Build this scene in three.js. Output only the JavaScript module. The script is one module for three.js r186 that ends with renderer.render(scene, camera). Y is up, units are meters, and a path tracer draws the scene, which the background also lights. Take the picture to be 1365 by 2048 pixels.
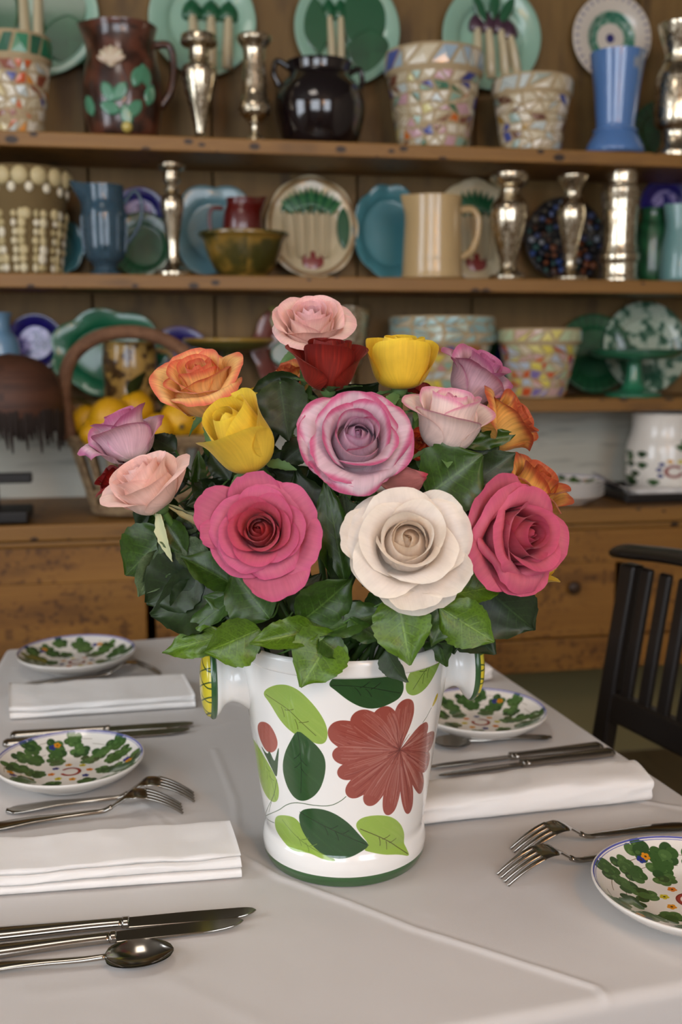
import * as THREE from 'three';
import { mergeGeometries, mergeVertices } from 'three/addons/utils/BufferGeometryUtils.js';
import { RoundedBoxGeometry } from 'three/addons/geometries/RoundedBoxGeometry.js';
import { RectAreaLightUniformsLib } from 'three/addons/lights/RectAreaLightUniformsLib.js';

// ---------------------------------------------------------------- camera, sky, light, exposure
const W = 1365, H = 2048, F = 2100, PITCH = Math.atan((1024 - 690) / F), EYE = new THREE.Vector3(0, 1.26, 0);
const BETA = 10.3 * Math.PI / 180;                       // the dresser and the room are turned this much to the camera
const scene = new THREE.Scene();
const camera = new THREE.PerspectiveCamera(2 * Math.atan(H / 2 / F) * 180 / Math.PI, W / H, 0.05, 60);
camera.position.copy(EYE);
camera.rotation.set(-PITCH, 0, 0);
camera.focus = 0.95;
camera.userData.fStop = 4.9;
RectAreaLightUniformsLib.init();
scene.background = new THREE.Color(0.86, 0.93, 1.0);
scene.backgroundIntensity = 1.6;
const renderer = new THREE.WebGLRenderer({ antialias: true });
renderer.toneMapping = THREE.LinearToneMapping;
renderer.toneMappingExposure = 1.17;
renderer.shadowMap.enabled = true;
const ROOM = { x0: -2.5, x1: 2.3, z0: -2.93, z1: 1.35, h: 2.9 };
const loc = (x, y, z) => new THREE.Vector3(Math.cos(BETA) * x + Math.sin(BETA) * z, y, -Math.sin(BETA) * x + Math.cos(BETA) * z);
function areaLight(name, x, y, z, tx, ty, tz, w, h, color, intensity) {
  const l = new THREE.RectAreaLight(color, intensity, w, h);
  l.name = name; l.position.copy(loc(x, y, z)); l.lookAt(loc(tx, ty, tz)); scene.add(l);
}
const WIN = [ // openings: wall, centre along the wall, sill, width, height
  { wall: 'front', c: -0.95, y0: 1.0, w: 1.7, h: 1.7 },
  { wall: 'front', c: 1.15, y0: 1.0, w: 1.2, h: 1.7 },
  { wall: 'left', c: -0.6, y0: 1.0, w: 1.5, h: 1.7 },
];
const DAY = 3.8;
for (const o of WIN) o.wall === 'front' ? areaLight('daylight_front', o.c, o.y0 + o.h / 2, ROOM.z1 + 0.02, o.c, o.y0 + o.h / 2, 0, o.w, o.h, 0xeaf2ff, DAY) : areaLight('daylight_left', ROOM.x0 - 0.02, o.y0 + o.h / 2, o.c, 0, o.y0 + o.h / 2, o.c, o.w, o.h, 0xeaf2ff, DAY);
const PANEL = [[-0.35, -0.95, 0.6, 0.6]];            // ceiling light panel over the table: x, z, width, depth
for (const [x, z, w, d] of PANEL) areaLight('ceiling_panel_light', x, ROOM.h - 0.045, z, x, 0, z + 1e-4, w, d, 0xfff6ee, 2.4);
const BULBS = [[0.5, 2.25, 0.75], [0.56, 2.1, 0.9], [0.44, 1.98, 0.6], [0.62, 2.32, 0.4], [-1.5, 2.2, 0.5]];

// ---------------------------------------------------------------- helpers
const rng = (s) => () => { s = (s + 0x6d2b79f5) | 0; let t = Math.imul(s ^ (s >>> 15), 1 | s); t = (t + Math.imul(t ^ (t >>> 7), 61 | t)) ^ t; return ((t ^ (t >>> 14)) >>> 0) / 4294967296; };
const V = (x, y, z) => new THREE.Vector3(x, y, z);
const mix = (a, b, t) => a + (b - a) * t, clamp = THREE.MathUtils.clamp;
const sst = (a, b, x) => { const t = clamp((x - a) / (b - a), 0, 1); return t * t * (3 - 2 * t); };
const D2R = Math.PI / 180;
const hash = (x, y, s) => { let h = Math.imul(x | 0, 374761393) ^ Math.imul(y | 0, 668265263) ^ Math.imul(s | 0, 1442695041); h = Math.imul(h ^ (h >>> 13), 1274126177); return ((h ^ (h >>> 16)) >>> 0) / 4294967296; };
function vnoise(x, y, s = 0) {
  const ix = Math.floor(x), iy = Math.floor(y), fx = x - ix, fy = y - iy, u = fx * fx * (3 - 2 * fx), v = fy * fy * (3 - 2 * fy);
  return mix(mix(hash(ix, iy, s), hash(ix + 1, iy, s), u), mix(hash(ix, iy + 1, s), hash(ix + 1, iy + 1, s), u), v);
}
const fbm = (x, y, s = 0, o = 4) => { let a = 0.5, r = 0; for (let i = 0; i < o; i++) { r += a * vnoise(x, y, s + i * 17); x *= 2.03; y *= 2.03; a *= 0.5; } return r / (1 - Math.pow(0.5, o)); };
// pixel rays (authoring only: they give real 3D positions)
const ray = (x, y) => V((x - W / 2) / F, -(y - H / 2) / F, -1).applyAxisAngle(V(1, 0, 0), -PITCH);
const atH = (x, y, h) => { const d = ray(x, y); return EYE.clone().addScaledVector(d, (h - EYE.y) / d.y); };
const atD = (x, y, d) => EYE.clone().addScaledVector(ray(x, y), d);
const unloc = (p) => V(Math.cos(BETA) * p.x - Math.sin(BETA) * p.z, p.y, Math.sin(BETA) * p.x + Math.cos(BETA) * p.z);
const atZ = (x, y, z) => { const o = unloc(EYE), d = unloc(ray(x, y)); return o.addScaledVector(d, (z - o.z) / d.z); };   // on a plane of the dresser's frame
const used = new Map();
function numbered(n) { const k = used.get(n) ?? 0; used.set(n, k + 1); return k ? n + '_' + String(k).padStart(3, '0') : n; }
function shade(m) { m.castShadow = m.receiveShadow = true; return m; }
function tag(o, label, category, group) { o.userData.label = label; o.userData.category = category; if (group) o.userData.group = group; return o; }
function thing(name, label, category, pos, turn = 0, group) {
  const o = new THREE.Group(); o.name = numbered(name); scene.add(o);
  o.position.copy(pos); o.rotation.y = turn; return tag(o, label, category, group);
}
function part(name, geo, mat, parent, label) {
  const m = shade(new THREE.Mesh(geo, mat)); m.name = name; parent.add(m); if (label) m.userData.label = label; return m;
}
function struct(name, geo, mat, pos, turn = 0) {
  const m = shade(new THREE.Mesh(geo, mat)); m.name = numbered(name); m.userData.kind = 'structure'; scene.add(m);
  if (pos) m.position.copy(pos); m.rotation.y = turn; return m;
}
const M = (c, roughness = 0.6, o = {}) => new THREE.MeshPhysicalMaterial({ color: c, roughness, ...o });
const glaze = (c, o = {}) => M(c, 0.3, { clearcoat: 0.7, clearcoatRoughness: 0.08, ...o });
function dtex(w, h, fn, srgb = true) {
  const d = new Uint8Array(w * h * 4);
  for (let y = 0; y < h; y++) for (let x = 0; x < w; x++) { const c = fn(x / w, y / h), i = (y * w + x) * 4; d[i] = clamp(c[0], 0, 255); d[i + 1] = clamp(c[1], 0, 255); d[i + 2] = clamp(c[2], 0, 255); d[i + 3] = 255; }
  const t = new THREE.DataTexture(d, w, h); t.wrapS = t.wrapT = THREE.RepeatWrapping; t.magFilter = THREE.LinearFilter; t.minFilter = THREE.LinearMipmapLinearFilter; t.generateMipmaps = true;
  if (srgb) t.colorSpace = THREE.SRGBColorSpace; t.needsUpdate = true; return t;
}
function ctex(w, h, draw) {
  const c = document.createElement('canvas'); c.width = w; c.height = h; draw(c.getContext('2d'), w, h);
  const t = new THREE.CanvasTexture(c); t.colorSpace = THREE.SRGBColorSpace; t.wrapS = t.wrapT = THREE.RepeatWrapping; return t;
}
// grid surface: fn(u, v) -> Vector3, u and v in 0..1
function grid(nu, nv, fn, uvfn) {
  const p = [], uv = [], ix = [];
  for (let j = 0; j <= nv; j++) for (let i = 0; i <= nu; i++) { const a = fn(i / nu, j / nv); p.push(a.x, a.y, a.z); const b = uvfn ? uvfn(i / nu, j / nv, a) : [i / nu, j / nv]; uv.push(b[0], b[1]); }
  for (let j = 0; j < nv; j++) for (let i = 0; i < nu; i++) { const a = j * (nu + 1) + i, b = a + 1, c = a + nu + 1, d = c + 1; ix.push(a, b, d, a, d, c); }
  const g = new THREE.BufferGeometry(); g.setAttribute('position', new THREE.Float32BufferAttribute(p, 3)); g.setAttribute('uv', new THREE.Float32BufferAttribute(uv, 2)); g.setIndex(ix); g.computeVertexNormals(); return g;
}
// smooth lathe from [r, y] points; sharp corners where a point is repeated
function lathe(pts, seg = 48, smooth = 4, wob) {
  const runs = [[]]; pts.forEach((p, i) => { runs[runs.length - 1].push(p); if (i && i < pts.length - 1 && p[2]) runs.push([p]); });
  let prof = [];
  for (const r of runs) { if (r.length < 3) { prof.push(...r.map((p) => V(p[0], p[1], 0))); continue; } prof.push(...new THREE.CatmullRomCurve3(r.map((p) => V(p[0], p[1], 0)), false, 'centripetal').getPoints((r.length - 1) * smooth)); }
  prof = prof.filter((p, i) => !i || p.distanceTo(prof[i - 1]) > 1e-6);
  const g = new THREE.LatheGeometry(prof.map((p) => new THREE.Vector2(Math.max(p.x, 0), p.y)), seg);
  if (wob) { const a = g.attributes.position; for (let i = 0; i < a.count; i++) { const v = wob(V(a.getX(i), a.getY(i), a.getZ(i))); a.setXYZ(i, v.x, v.y, v.z); } g.computeVertexNormals(); }
  return g;
}
const tube = (pts, r, n = 24, s = 8, closed = false) => new THREE.TubeGeometry(new THREE.CatmullRomCurve3(pts, closed), n, r, s, closed);
// tube with a radius that varies along it: rfn(t) -> [across, up]; the section's flat axis is near `up`
function sweep(pts, rfn, n = 24, s = 10, up = V(0, 1, 0)) {
  const c = new THREE.CatmullRomCurve3(pts), P = [], ix = [], uv = [];
  for (let j = 0; j <= n; j++) {
    const t = j / n, o = c.getPoint(t), d = c.getTangent(t), x = up.clone().cross(d).normalize(), y = d.clone().cross(x).normalize(), [a, b] = rfn(t);
    for (let i = 0; i <= s; i++) { const q = i / s * 2 * Math.PI, v = o.clone().addScaledVector(x, a * Math.cos(q)).addScaledVector(y, b * Math.sin(q)); P.push(v.x, v.y, v.z); uv.push(i / s, t); }
  }
  for (let j = 0; j < n; j++) for (let i = 0; i < s; i++) { const a = j * (s + 1) + i, b = a + 1, e = a + s + 1, f = e + 1; ix.push(a, b, f, a, f, e); }
  for (const j of [0, n]) { const k = P.length / 3, o = c.getPoint(j / n); P.push(o.x, o.y, o.z); uv.push(0.5, j / n); for (let i = 0; i < s; i++) { const a = j * (s + 1) + i; j ? ix.push(k, a, a + 1) : ix.push(k, a + 1, a); } }
  const g = new THREE.BufferGeometry(); g.setAttribute('position', new THREE.Float32BufferAttribute(P, 3)); g.setAttribute('uv', new THREE.Float32BufferAttribute(uv, 2)); g.setIndex(ix); g.computeVertexNormals(); return g;
}
// rounded box with uv in metres (for wood): u along the longest of the face, v across
function box(w, h, d, r = 0.003, along = 'x', seed = 0) {
  const g = new RoundedBoxGeometry(w, h, d, 2, Math.min(r, w / 2.1, h / 2.1, d / 2.1)), p = g.attributes.position, n = g.attributes.normal, uv = g.attributes.uv;
  for (let i = 0; i < p.count; i++) {
    const x = p.getX(i), y = p.getY(i), z = p.getZ(i), ax = Math.abs(n.getX(i)), ay = Math.abs(n.getY(i)), az = Math.abs(n.getZ(i));
    let a = along === 'x' ? x : along === 'y' ? y : z, b = along === 'x' ? (ay > az ? z : y) : along === 'y' ? (ax > az ? z : x) : (ay > ax ? x : y);
    uv.setXY(i, a + seed * 0.37, b + seed * 0.613);
  }
  return g;
}
const moved = (g, x, y, z) => g.translate(x, y, z);

// ---------------------------------------------------------------- surfaces
function woodTex(seed, c1, c2, dark, o = {}) {
  const { len = 1.2, wid = 0.3, knots = 5, stain = 0.3, speck = 0 } = o, R = rng(seed), K = [];
  for (let i = 0; i < knots; i++) K.push([R(), R(), 0.003 + 0.006 * R()]);
  const t = dtex(1024, 256, (u, v) => {
    let x = u * len, y = v * wid, bend = 0, kn = 0;
    for (const [a, b, r] of K) { const dx = (x - a * len) / 1.7, dy = y - b * wid, q = Math.hypot(dx, dy) / r; bend += 0.012 * Math.exp(-q * 0.35) * Math.sign(dy || 1); kn = Math.max(kn, sst(1.15, 0.75, q)); }
    const yy = y + bend, ring = fbm(x * 1.4 + 3, yy * 34, seed, 4), fine = fbm(x * 10, yy * 420, seed + 5, 3), st = fbm(x * 5, y * 16, seed + 9, 4), sp = fbm(x * 90, y * 110, seed + 21, 2);
    let m = clamp(0.62 * ring + 0.5 * fine - 0.12, 0, 1), d = stain * sst(0.5, 0.8, st) + 0.92 * kn + speck * sst(0.58, 0.72, sp) * sst(0.35, 0.6, st);
    d = clamp(d, 0, 1);
    return [0, 1, 2].map((i) => mix(mix(c1[i], c2[i], m), dark[i], d));
  });
  t.wrapS = t.wrapT = THREE.MirroredRepeatWrapping; t.repeat.set(1 / len, 1 / wid); return t;
}
const TXplank = woodTex(11, [108, 82, 41], [140, 110, 60], [50, 35, 18], { knots: 0, stain: 0.45 });
const TXshelf = woodTex(23, [122, 84, 34], [160, 116, 54], [44, 28, 14], { knots: 46, stain: 0.3, wid: 0.25 });
const TXcab = woodTex(37, [128, 86, 32], [166, 118, 52], [74, 44, 16], { knots: 2, stain: 0.4, speck: 0.5 });
const wood = (t, rough, bump = 0.0006) => new THREE.MeshPhysicalMaterial({ map: t, bumpMap: t, bumpScale: bump, roughness: rough });
const mPlank = wood(TXplank, 0.62), mShelf = wood(TXshelf, 0.5), mCab = wood(TXcab, 0.48);
const mPlaster = M(0xffffff, 0.9, { map: (() => { const t = dtex(256, 256, (u, v) => { const n = fbm(u * 5, v * 5, 71, 4), s = sst(0.62, 0.75, fbm(u * 14, v * 9, 72, 3)) * 0.12; return [0, 1, 2].map((i) => mix([186, 187, 172][i], [212, 211, 198][i], n) * (1 - s)); }); t.repeat.set(1.3, 1.3); return t; })() });
const mWall = M(0x948c7e, 0.9), mCeil = M(0x77726a, 0.9), mFloor = wood(woodTex(53, [92, 78, 52], [126, 106, 74], [50, 38, 24], { knots: 3 }), 0.5);
const mFrame = M(0xdcd6c8, 0.5), mGlass = new THREE.MeshPhysicalMaterial({ color: 0xffffff, roughness: 0.02, transmission: 1, thickness: 0, ior: 1.45 });
const bx = (w, h, d, x, y, z) => new THREE.BoxGeometry(w, h, d).translate(x, y, z);

// ---------------------------------------------------------------- the room
{
  const { x0, x1, z0, z1, h } = ROOM, t = 0.16, cx = (x0 + x1) / 2, cz = (z0 + z1) / 2, w = x1 - x0, d = z1 - z0;
  // floor of boards, each a part
  const fl = struct('floor', bx(w + 2 * t, 0.05, d + 2 * t, 0, -0.045, 0), mFloor, loc(cx, 0, cz), BETA);
  const nb = 28, bw = w / nb, fg = [0, 1, 2, 3].map((s) => box(bw - 0.003, 0.02, d, 0.002, 'z', s));
  for (let i = 0; i < nb; i++) part('floor_board', fg[i % 4], mFloor, fl).position.set(-w / 2 + bw * (i + 0.5), -0.01, 0);
  struct('ceiling', bx(w + 2 * t, 0.12, d + 2 * t, 0, 0, 0), mCeil, loc(cx, h + 0.06, cz), BETA);
  struct('wall_back', bx(w + 2 * t, h, t, 0, 0, 0), M(0x8d8258, 0.9), loc(cx, h / 2, z0 - t / 2), BETA);
  struct('wall_right', bx(t, h, d, 0, 0, 0), mWall, loc(x1 + t / 2, h / 2, cz), BETA);
  const holes = (list, a0, a1) => { // wall pieces around openings along one axis: [a centre, width, y centre, height]
    const r = []; let a = a0; for (const o of [...list].sort((p, q) => p.c - q.c)) { r.push([(a + o.c - o.w / 2) / 2, o.c - o.w / 2 - a, h / 2, h], [o.c, o.w, o.y0 / 2, o.y0], [o.c, o.w, (o.y0 + o.h + h) / 2, h - o.y0 - o.h]); a = o.c + o.w / 2; }
    r.push([(a + a1) / 2, a1 - a, h / 2, h]); return r;
  };
  struct('wall_front', mergeGeometries(holes(WIN.filter((o) => o.wall === 'front'), x0 - t, x1 + t).map(([c, ww, y, hh]) => bx(ww, hh, t, c, y, 0))), mWall, loc(0, 0, z1 + t / 2), BETA);
  struct('wall_left', mergeGeometries(holes(WIN.filter((o) => o.wall === 'left'), z0, z1).map(([c, ww, y, hh]) => bx(t, hh, ww, 0, y, c))), mWall, loc(x0 - t / 2, 0, 0), BETA);
  WIN.forEach((o, k) => {
    const g = new THREE.Group(); g.name = 'window_' + (k + 1); g.userData.kind = 'structure'; scene.add(g);
    const left = o.wall === 'left'; g.position.copy(left ? loc(x0 - 0.03, o.y0, o.c) : loc(o.c, o.y0, z1 + 0.03)); g.rotation.y = BETA + (left ? Math.PI / 2 : Math.PI);
    const zf = 0.03; // the frame stands on the room side of the light
    for (const s of [-1, 1]) part('window_stile', bx(0.06, o.h, 0.05, s * (o.w / 2 - 0.03), o.h / 2, zf), mFrame, g);
    for (const y of [0.03, o.h - 0.03]) part('window_rail', bx(o.w, 0.06, 0.05, 0, y, zf), mFrame, g);
    const n = Math.round(o.w / 0.45);
    for (let i = 1; i < n; i++) part('muntin', bx(0.035, o.h, 0.03, -o.w / 2 + o.w * i / n, o.h / 2, zf), mFrame, g);
    for (const f of [1 / 3, 2 / 3]) part('muntin', bx(o.w, 0.035, 0.03, 0, o.h * f, zf), mFrame, g);
    part('window_pane', bx(o.w, o.h, 0.004, 0, o.h / 2, -0.09), mGlass, g);
    part('window_sill', bx(o.w + 0.1, 0.03, 0.14, 0, -0.015, 0.09), mFrame, g);
  });
  const glow = new THREE.MeshStandardMaterial({ color: 0xffffff, emissive: 0xffeed8, emissiveIntensity: 1.6, roughness: 0.6 });
  PANEL.forEach(([x, z, pw, pd]) => {
    const g = thing('ceiling_light_panel', 'square white ceiling light panel above the dining table', 'ceiling light', loc(x, h - 0.035, z), BETA);
    part('frame', bx(pw + 0.06, 0.034, pd + 0.06, 0, 0.017, 0), mFrame, g); part('diffuser', bx(pw, 0.004, pd, 0, -0.002, 0), glow, g);
  });
  const bulbM = new THREE.MeshStandardMaterial({ color: 0xffffff, emissive: 0xffb45c, emissiveIntensity: 30 }), brass = M(0x8a6a34, 0.3, { metalness: 1 });
  const words = ['second lowest of the four by the window', 'third lowest of the four by the window', 'lowest of the four by the window', 'highest of the four by the window', 'hanging alone near the left wall'];
  BULBS.forEach(([x, y, z], i) => {
    const g = thing('pendant_bulb', 'warm globe bulb on a brass rod ' + words[i], 'pendant light', loc(x, y, z), 0);
    part('globe', new THREE.SphereGeometry(0.035, 16, 12), bulbM, g); part('socket', new THREE.CylinderGeometry(0.014, 0.018, 0.05, 12).translate(0, 0.055, 0), brass, g); part('rod', new THREE.CylinderGeometry(0.004, 0.004, h - y - 0.08, 8).translate(0, 0.08 + (h - y - 0.08) / 2, 0), brass, g); part('canopy', new THREE.CylinderGeometry(0.04, 0.045, 0.02, 16).translate(0, h - y - 0.01, 0), brass, g);
    const l = new THREE.PointLight(0xffb45c, 0.3); l.name = 'pendant_bulb_light'; l.position.copy(g.position); l.castShadow = true; scene.add(l);
  });
}

// ---------------------------------------------------------------- the dresser (its frame: x along it, y up, z towards the room; origin at EYE's foot)
const S1 = 1.741, S2 = 1.425, S3 = 1.1225, CT = 0.86, ZF = -2.58, ZB = -2.86, ZC = -2.41;   // shelf tops, counter top, shelf front, back planks, counter front
const DX0 = -1.25, DX1 = 1.8;
{
  const Z0 = -2.63, g = thing('kitchen_dresser', 'old stripped pine dresser with open plate shelves above a deep counter and drawers', 'dresser', loc(0, 0, Z0), BETA), w = DX1 - DX0, cx = (DX0 + DX1) / 2;
  const put = (name, geo, mat, x, y, z, label) => { const m = part(name, geo, mat, g, label); m.position.set(x, y, z - Z0); return m; };
  // planks of the back: seams at the photographed places
  let seams = [[185, 600], [430, 600], [715, 380], [945, 600], [1255, 600]].map(([x, y]) => atZ(x, y, ZB).x);
  seams = [DX0, seams[0] - 0.36, ...seams, seams[4] + 0.3, DX1].sort((a, b) => a - b).filter((s, i, a) => s >= DX0 && s <= DX1 && (!i || s - a[i - 1] > 0.05));
  for (let i = 0; i + 1 < seams.length; i++) { const pw = seams[i + 1] - seams[i]; put('back_plank', box(pw - 0.005, 1.3, 0.02, 0.003, 'y', i * 1.7), mPlank, (seams[i] + seams[i + 1]) / 2, S3 + 0.645, ZB - 0.01); }
  put('back_board', bx(w, 1.3, 0.012, 0, 0, 0), M(0x2c2013, 0.8), cx, S3 + 0.645, ZB - 0.027);
  put('back_panel', bx(w, S3 - CT, 0.02, 0, 0, 0), mPlaster, cx, (S3 + CT) / 2 - 0.02, ZB - 0.01, 'painted off-white panel behind the counter');
  [S1, S2, S3].forEach((y, i) => put('shelf', box(w - 0.04, 0.034, ZF - ZB, 0.004, 'x', 3 + i * 2), mShelf, cx, y - 0.017, (ZF + ZB) / 2));
  put('counter_top', box(w, 0.038, ZC - ZB, 0.006, 'x', 5), mShelf, cx, CT - 0.019, (ZC + ZB) / 2);
  put('moulding', box(w - 0.02, 0.018, 0.03, 0.008, 'x', 6), mShelf, cx, CT - 0.047, ZC - 0.028);
  put('frieze', box(w - 0.03, 0.085, 0.025, 0.003, 'x', 7), mCab, cx, CT - 0.0985, ZC - 0.033);
  for (const [a, b, s] of [[DX0 + 0.05, -0.02, 1], [0.0, 1.15, 2], [1.17, DX1 - 0.05, 3]]) {
    const dr = put('drawer', box(b - a, 0.205, 0.025, 0.005, 'x', 8 + s * 3.3), mCab, (a + b) / 2, 0.6305, ZC - 0.035);
    const kx = s === 2 ? atZ(1152, 1177, ZC).x : s === 1 ? -0.45 : 1.45, kn = part('knob', lathe([[0, 0.026], [0.012, 0.024], [0.017, 0.016], [0.012, 0.008], [0.007, 0]], 20).rotateX(Math.PI / 2), M(0x3a2614, 0.45), dr);
    kn.position.set(kx - (a + b) / 2, s === 2 ? 0.03 : 0, 0.0125);
  }
  put('bottom_rail', box(w - 0.03, 0.085, 0.026, 0.004, 'x', 15), mCab, cx, 0.4825, ZC - 0.036);
  put('carcass_floor', bx(w - 0.04, 0.02, ZC - ZB - 0.06, 0, 0, 0), mCab, cx, 0.45, (ZC + ZB) / 2);
  put('carcass_back', bx(w - 0.04, 0.38, 0.02, 0, 0, 0), mCab, cx, 0.64, ZB + 0.01);
  for (const x of [DX0 + 0.04, DX1 - 0.04]) {
    for (const z of [ZC - 0.06, ZB + 0.04]) put('leg', box(0.07, 0.84, 0.06, 0.005, 'y', 2), mCab, x, 0.42, z);
    put('side_board', box(0.03, 1.55, ZF - ZB - 0.002, 0.004, 'y', 4), mShelf, x - 0.04 * Math.sign(x), CT + 0.775, (ZF + ZB) / 2);
  }
}

// ---------------------------------------------------------------- table, cloth, chair
const TY = 0.75, QFL = V(-0.56, 0, -1.72), QFR = V(0.147, 0, -1.921), QNR = V(0.479, 0, -0.838), QNL = V(-0.385, 0, -0.604);
const quad = (u, v) => QFL.clone().lerp(QFR, u).lerp(QNL.clone().lerp(QNR, u), v);
{
  const c = quad(0.5, 0.5), g = thing('dining_table', 'wooden dining table hidden under the white cloth', 'table', c);
  const sh = new THREE.Shape(); [[0, 0], [1, 0], [1, 1], [0, 1]].forEach(([u, v], i) => { const p = quad(mix(0.012, 0.988, u), mix(0.01, 0.99, v)).sub(c); i ? sh.lineTo(p.x, -p.z) : sh.moveTo(p.x, -p.z); });
  part('table_top', new THREE.ExtrudeGeometry(sh, { depth: 0.03, bevelEnabled: false }).rotateX(-Math.PI / 2).translate(0, TY - 0.035, 0), mCab, g);
  for (const [u, v] of [[0.1, 0.08], [0.9, 0.08], [0.1, 0.92], [0.9, 0.92]]) { const p = quad(u, v).sub(c); part('leg', new THREE.CylinderGeometry(0.03, 0.02, TY - 0.03, 12).translate(p.x, (TY - 0.03) / 2, p.z), mCab, g); }
}
const creases = [
  [[[478, 1712], [560, 1756], [700, 1806], [826, 1858], [1010, 1918], [1195, 1977], [1290, 2075]], 0.0016, 0.003, 1],
  [[[300, 1368], [400, 1392], [500, 1412]], 0.0013, 0.004, 0],
  [[[994, 1738], [863, 1831]], 0.0006, 0.006, 0], [[[240, 1512], [368, 1470], [470, 1440]], 0.0007, 0.005, 0], [[[190, 1640], [270, 1590], [330, 1650]], 0.0007, 0.005, 0], [[[60, 1990], [330, 1960], [520, 2040]], 0.0005, 0.009, 0], [[[430, 1500], [470, 1600], [480, 1712]], 0.0011, 0.004, 0], [[[1270, 1600], [1340, 1612], [1420, 1622]], 0.0018, 0.004, 0],
].map(([pts, h, w, k]) => [pts.map(([x, y]) => { const p = atH(x, y, TY); return [p.x, p.z]; }), h, w, k]);
function clothHeight(x, z) {
  let y = 0.003 * (fbm(x * 7, z * 7, 91, 3) - 0.5) + 0.0004 * (fbm(x * 40, z * 40, 92, 2) - 0.5);
  for (const [p, h, w, k] of creases) {
    let best = 9, side = 1; for (let i = 0; i + 1 < p.length; i++) { const [ax, az] = p[i], [bx2, bz] = p[i + 1], dx = bx2 - ax, dz = bz - az, t = clamp(((x - ax) * dx + (z - az) * dz) / (dx * dx + dz * dz), 0, 1), q = Math.hypot(x - ax - t * dx, z - az - t * dz); if (q < best) { best = q; side = (x - ax) * dz - (z - az) * dx > 0 ? 1 : -1; } }
    y += h * Math.exp(-((best / w) ** 2)); if (k) y += 0.0011 * sst(0.008, -0.004, -side * best) * Math.exp(-best * 6);
  }
  return y;
}
const mCloth = M(0xc9c6c2, 0.85, { sheen: 0.3, sheenColor: new THREE.Color(1, 1, 1), sheenRoughness: 0.6 });
mCloth.bumpMap = (() => { const t = dtex(256, 256, (u, v) => { const a = 128 + 60 * Math.sin(u * 2 * Math.PI * 64) * Math.sin(v * 2 * Math.PI * 64) + 50 * (hash(u * 256, v * 256, 5) - 0.5); return [a, a, a]; }, false); t.repeat.set(18, 18); return t; })(); mCloth.bumpScale = 0.00025;
{
  const c = quad(0.5, 0.5), o = 0.2, lu = 0.78, lv = 1.1, r = 0.01;
  const fn = (a, b) => {
    const U = mix(-o / lu, 1 + o / lu, a), Vv = mix(-o / lv, 1 + o / lv, b), u = clamp(U, 0, 1), v = clamp(Vv, 0, 1), p = quad(u, v), eu = (U - u) * lu, ev = (Vv - v) * lv, e = Math.hypot(eu, ev);
    const out = quad(0.5 + 1e-3 * Math.sign(eu), 0.5).sub(quad(0.5, 0.5)).normalize().multiplyScalar(e ? Math.abs(eu) / e : 0).add(quad(0.5, 0.5 + 1e-3 * Math.sign(ev)).sub(quad(0.5, 0.5)).normalize().multiplyScalar(e ? Math.abs(ev) / e : 0));
    const th = Math.min(e / r, Math.PI / 2), s = (u + v) * 9; let side = r * Math.sin(th), down = r * (1 - Math.cos(th)) + Math.max(0, e - r * Math.PI / 2);
    side += 0.02 * sst(0.02, 0.2, e) * (0.6 + Math.sin(s * 3 + 1)) ;
    p.addScaledVector(out, side); p.y = TY - down + clothHeight(p.x, p.z) * sst(0.03, 0, e); return p.sub(c);
  };
  const m = shade(new THREE.Mesh(grid(400, 500, fn, (u, v) => [u * 1.1, v * 1.5]), mCloth)); m.name = 'tablecloth'; m.position.copy(c); scene.add(m); tag(m, 'white linen cloth with a pressed fold line covering the dining table', 'tablecloth');
}
{
  const mC = M(0x15100d, 0.35, { clearcoat: 0.3, clearcoatRoughness: 0.2 }), T = V(0.487, 0, -1.73), f = V(-0.917, 0, 0.4), wd = V(0.4, 0, 0.917), o = T.clone().addScaledVector(f, 0.076).addScaledVector(wd, 0.21);
  const g = thing('dining_chair', 'dark brown slat-back wooden chair with a dark red seat right of the table', 'chair', o, Math.atan2(-0.917, 0.4));
  const lean = (y) => -0.076 * (y - 0.45) / 0.5 , slab = (name, w, y0, y1, d, x, m = mC) => { const gg = box(w, y1 - y0, d, 0.005); gg.translate(x, (y0 + y1) / 2, 0); const p = gg.attributes.position; for (let i = 0; i < p.count; i++) p.setZ(i, p.getZ(i) + lean(p.getY(i))); gg.computeVertexNormals(); return part(name, gg, m, g); };
  for (const s of [-1, 1]) { slab('stile', 0.036, 0.44, 0.9, 0.026, s * 0.195); part('rear_leg', sweep([V(s * 0.195, 0, -0.06), V(s * 0.195, 0.25, -0.01), V(s * 0.195, 0.46, 0)], () => [0.018, 0.016], 8, 8, V(0, 0, 1)), mC, g); part('front_leg', box(0.036, 0.43, 0.036, 0.005).translate(s * 0.195, 0.215, 0.39), mC, g); part('side_stretcher', box(0.02, 0.03, 0.38, 0.005).translate(s * 0.195, 0.2, 0.19), mC, g); }
  part('top_rail', sweep([-0.214, -0.1, 0, 0.1, 0.214].map((x) => V(x, 0.919 + 0.012 * (1 - (x / 0.21) ** 2), lean(0.92) - 0.018 * (1 - (x / 0.21) ** 2) + 0.006)), () => [0.012, 0.036], 20, 14, V(0, 0, 1)), mC, g);
  slab('lower_rail', 0.38, 0.64, 0.688, 0.022, 0);
  for (let i = 0; i < 8; i++) slab('slat', 0.026, 0.68, 0.9, 0.012, -0.156 + i * 0.0446);
  part('seat_frame', box(0.43, 0.045, 0.43, 0.01).translate(0, 0.435, 0.2), mC, g); part('seat_cushion', new RoundedBoxGeometry(0.4, 0.045, 0.4, 4, 0.02).translate(0, 0.475, 0.205), M(0x4a0f12, 0.7), g, 'dark red seat pad');
}

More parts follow.
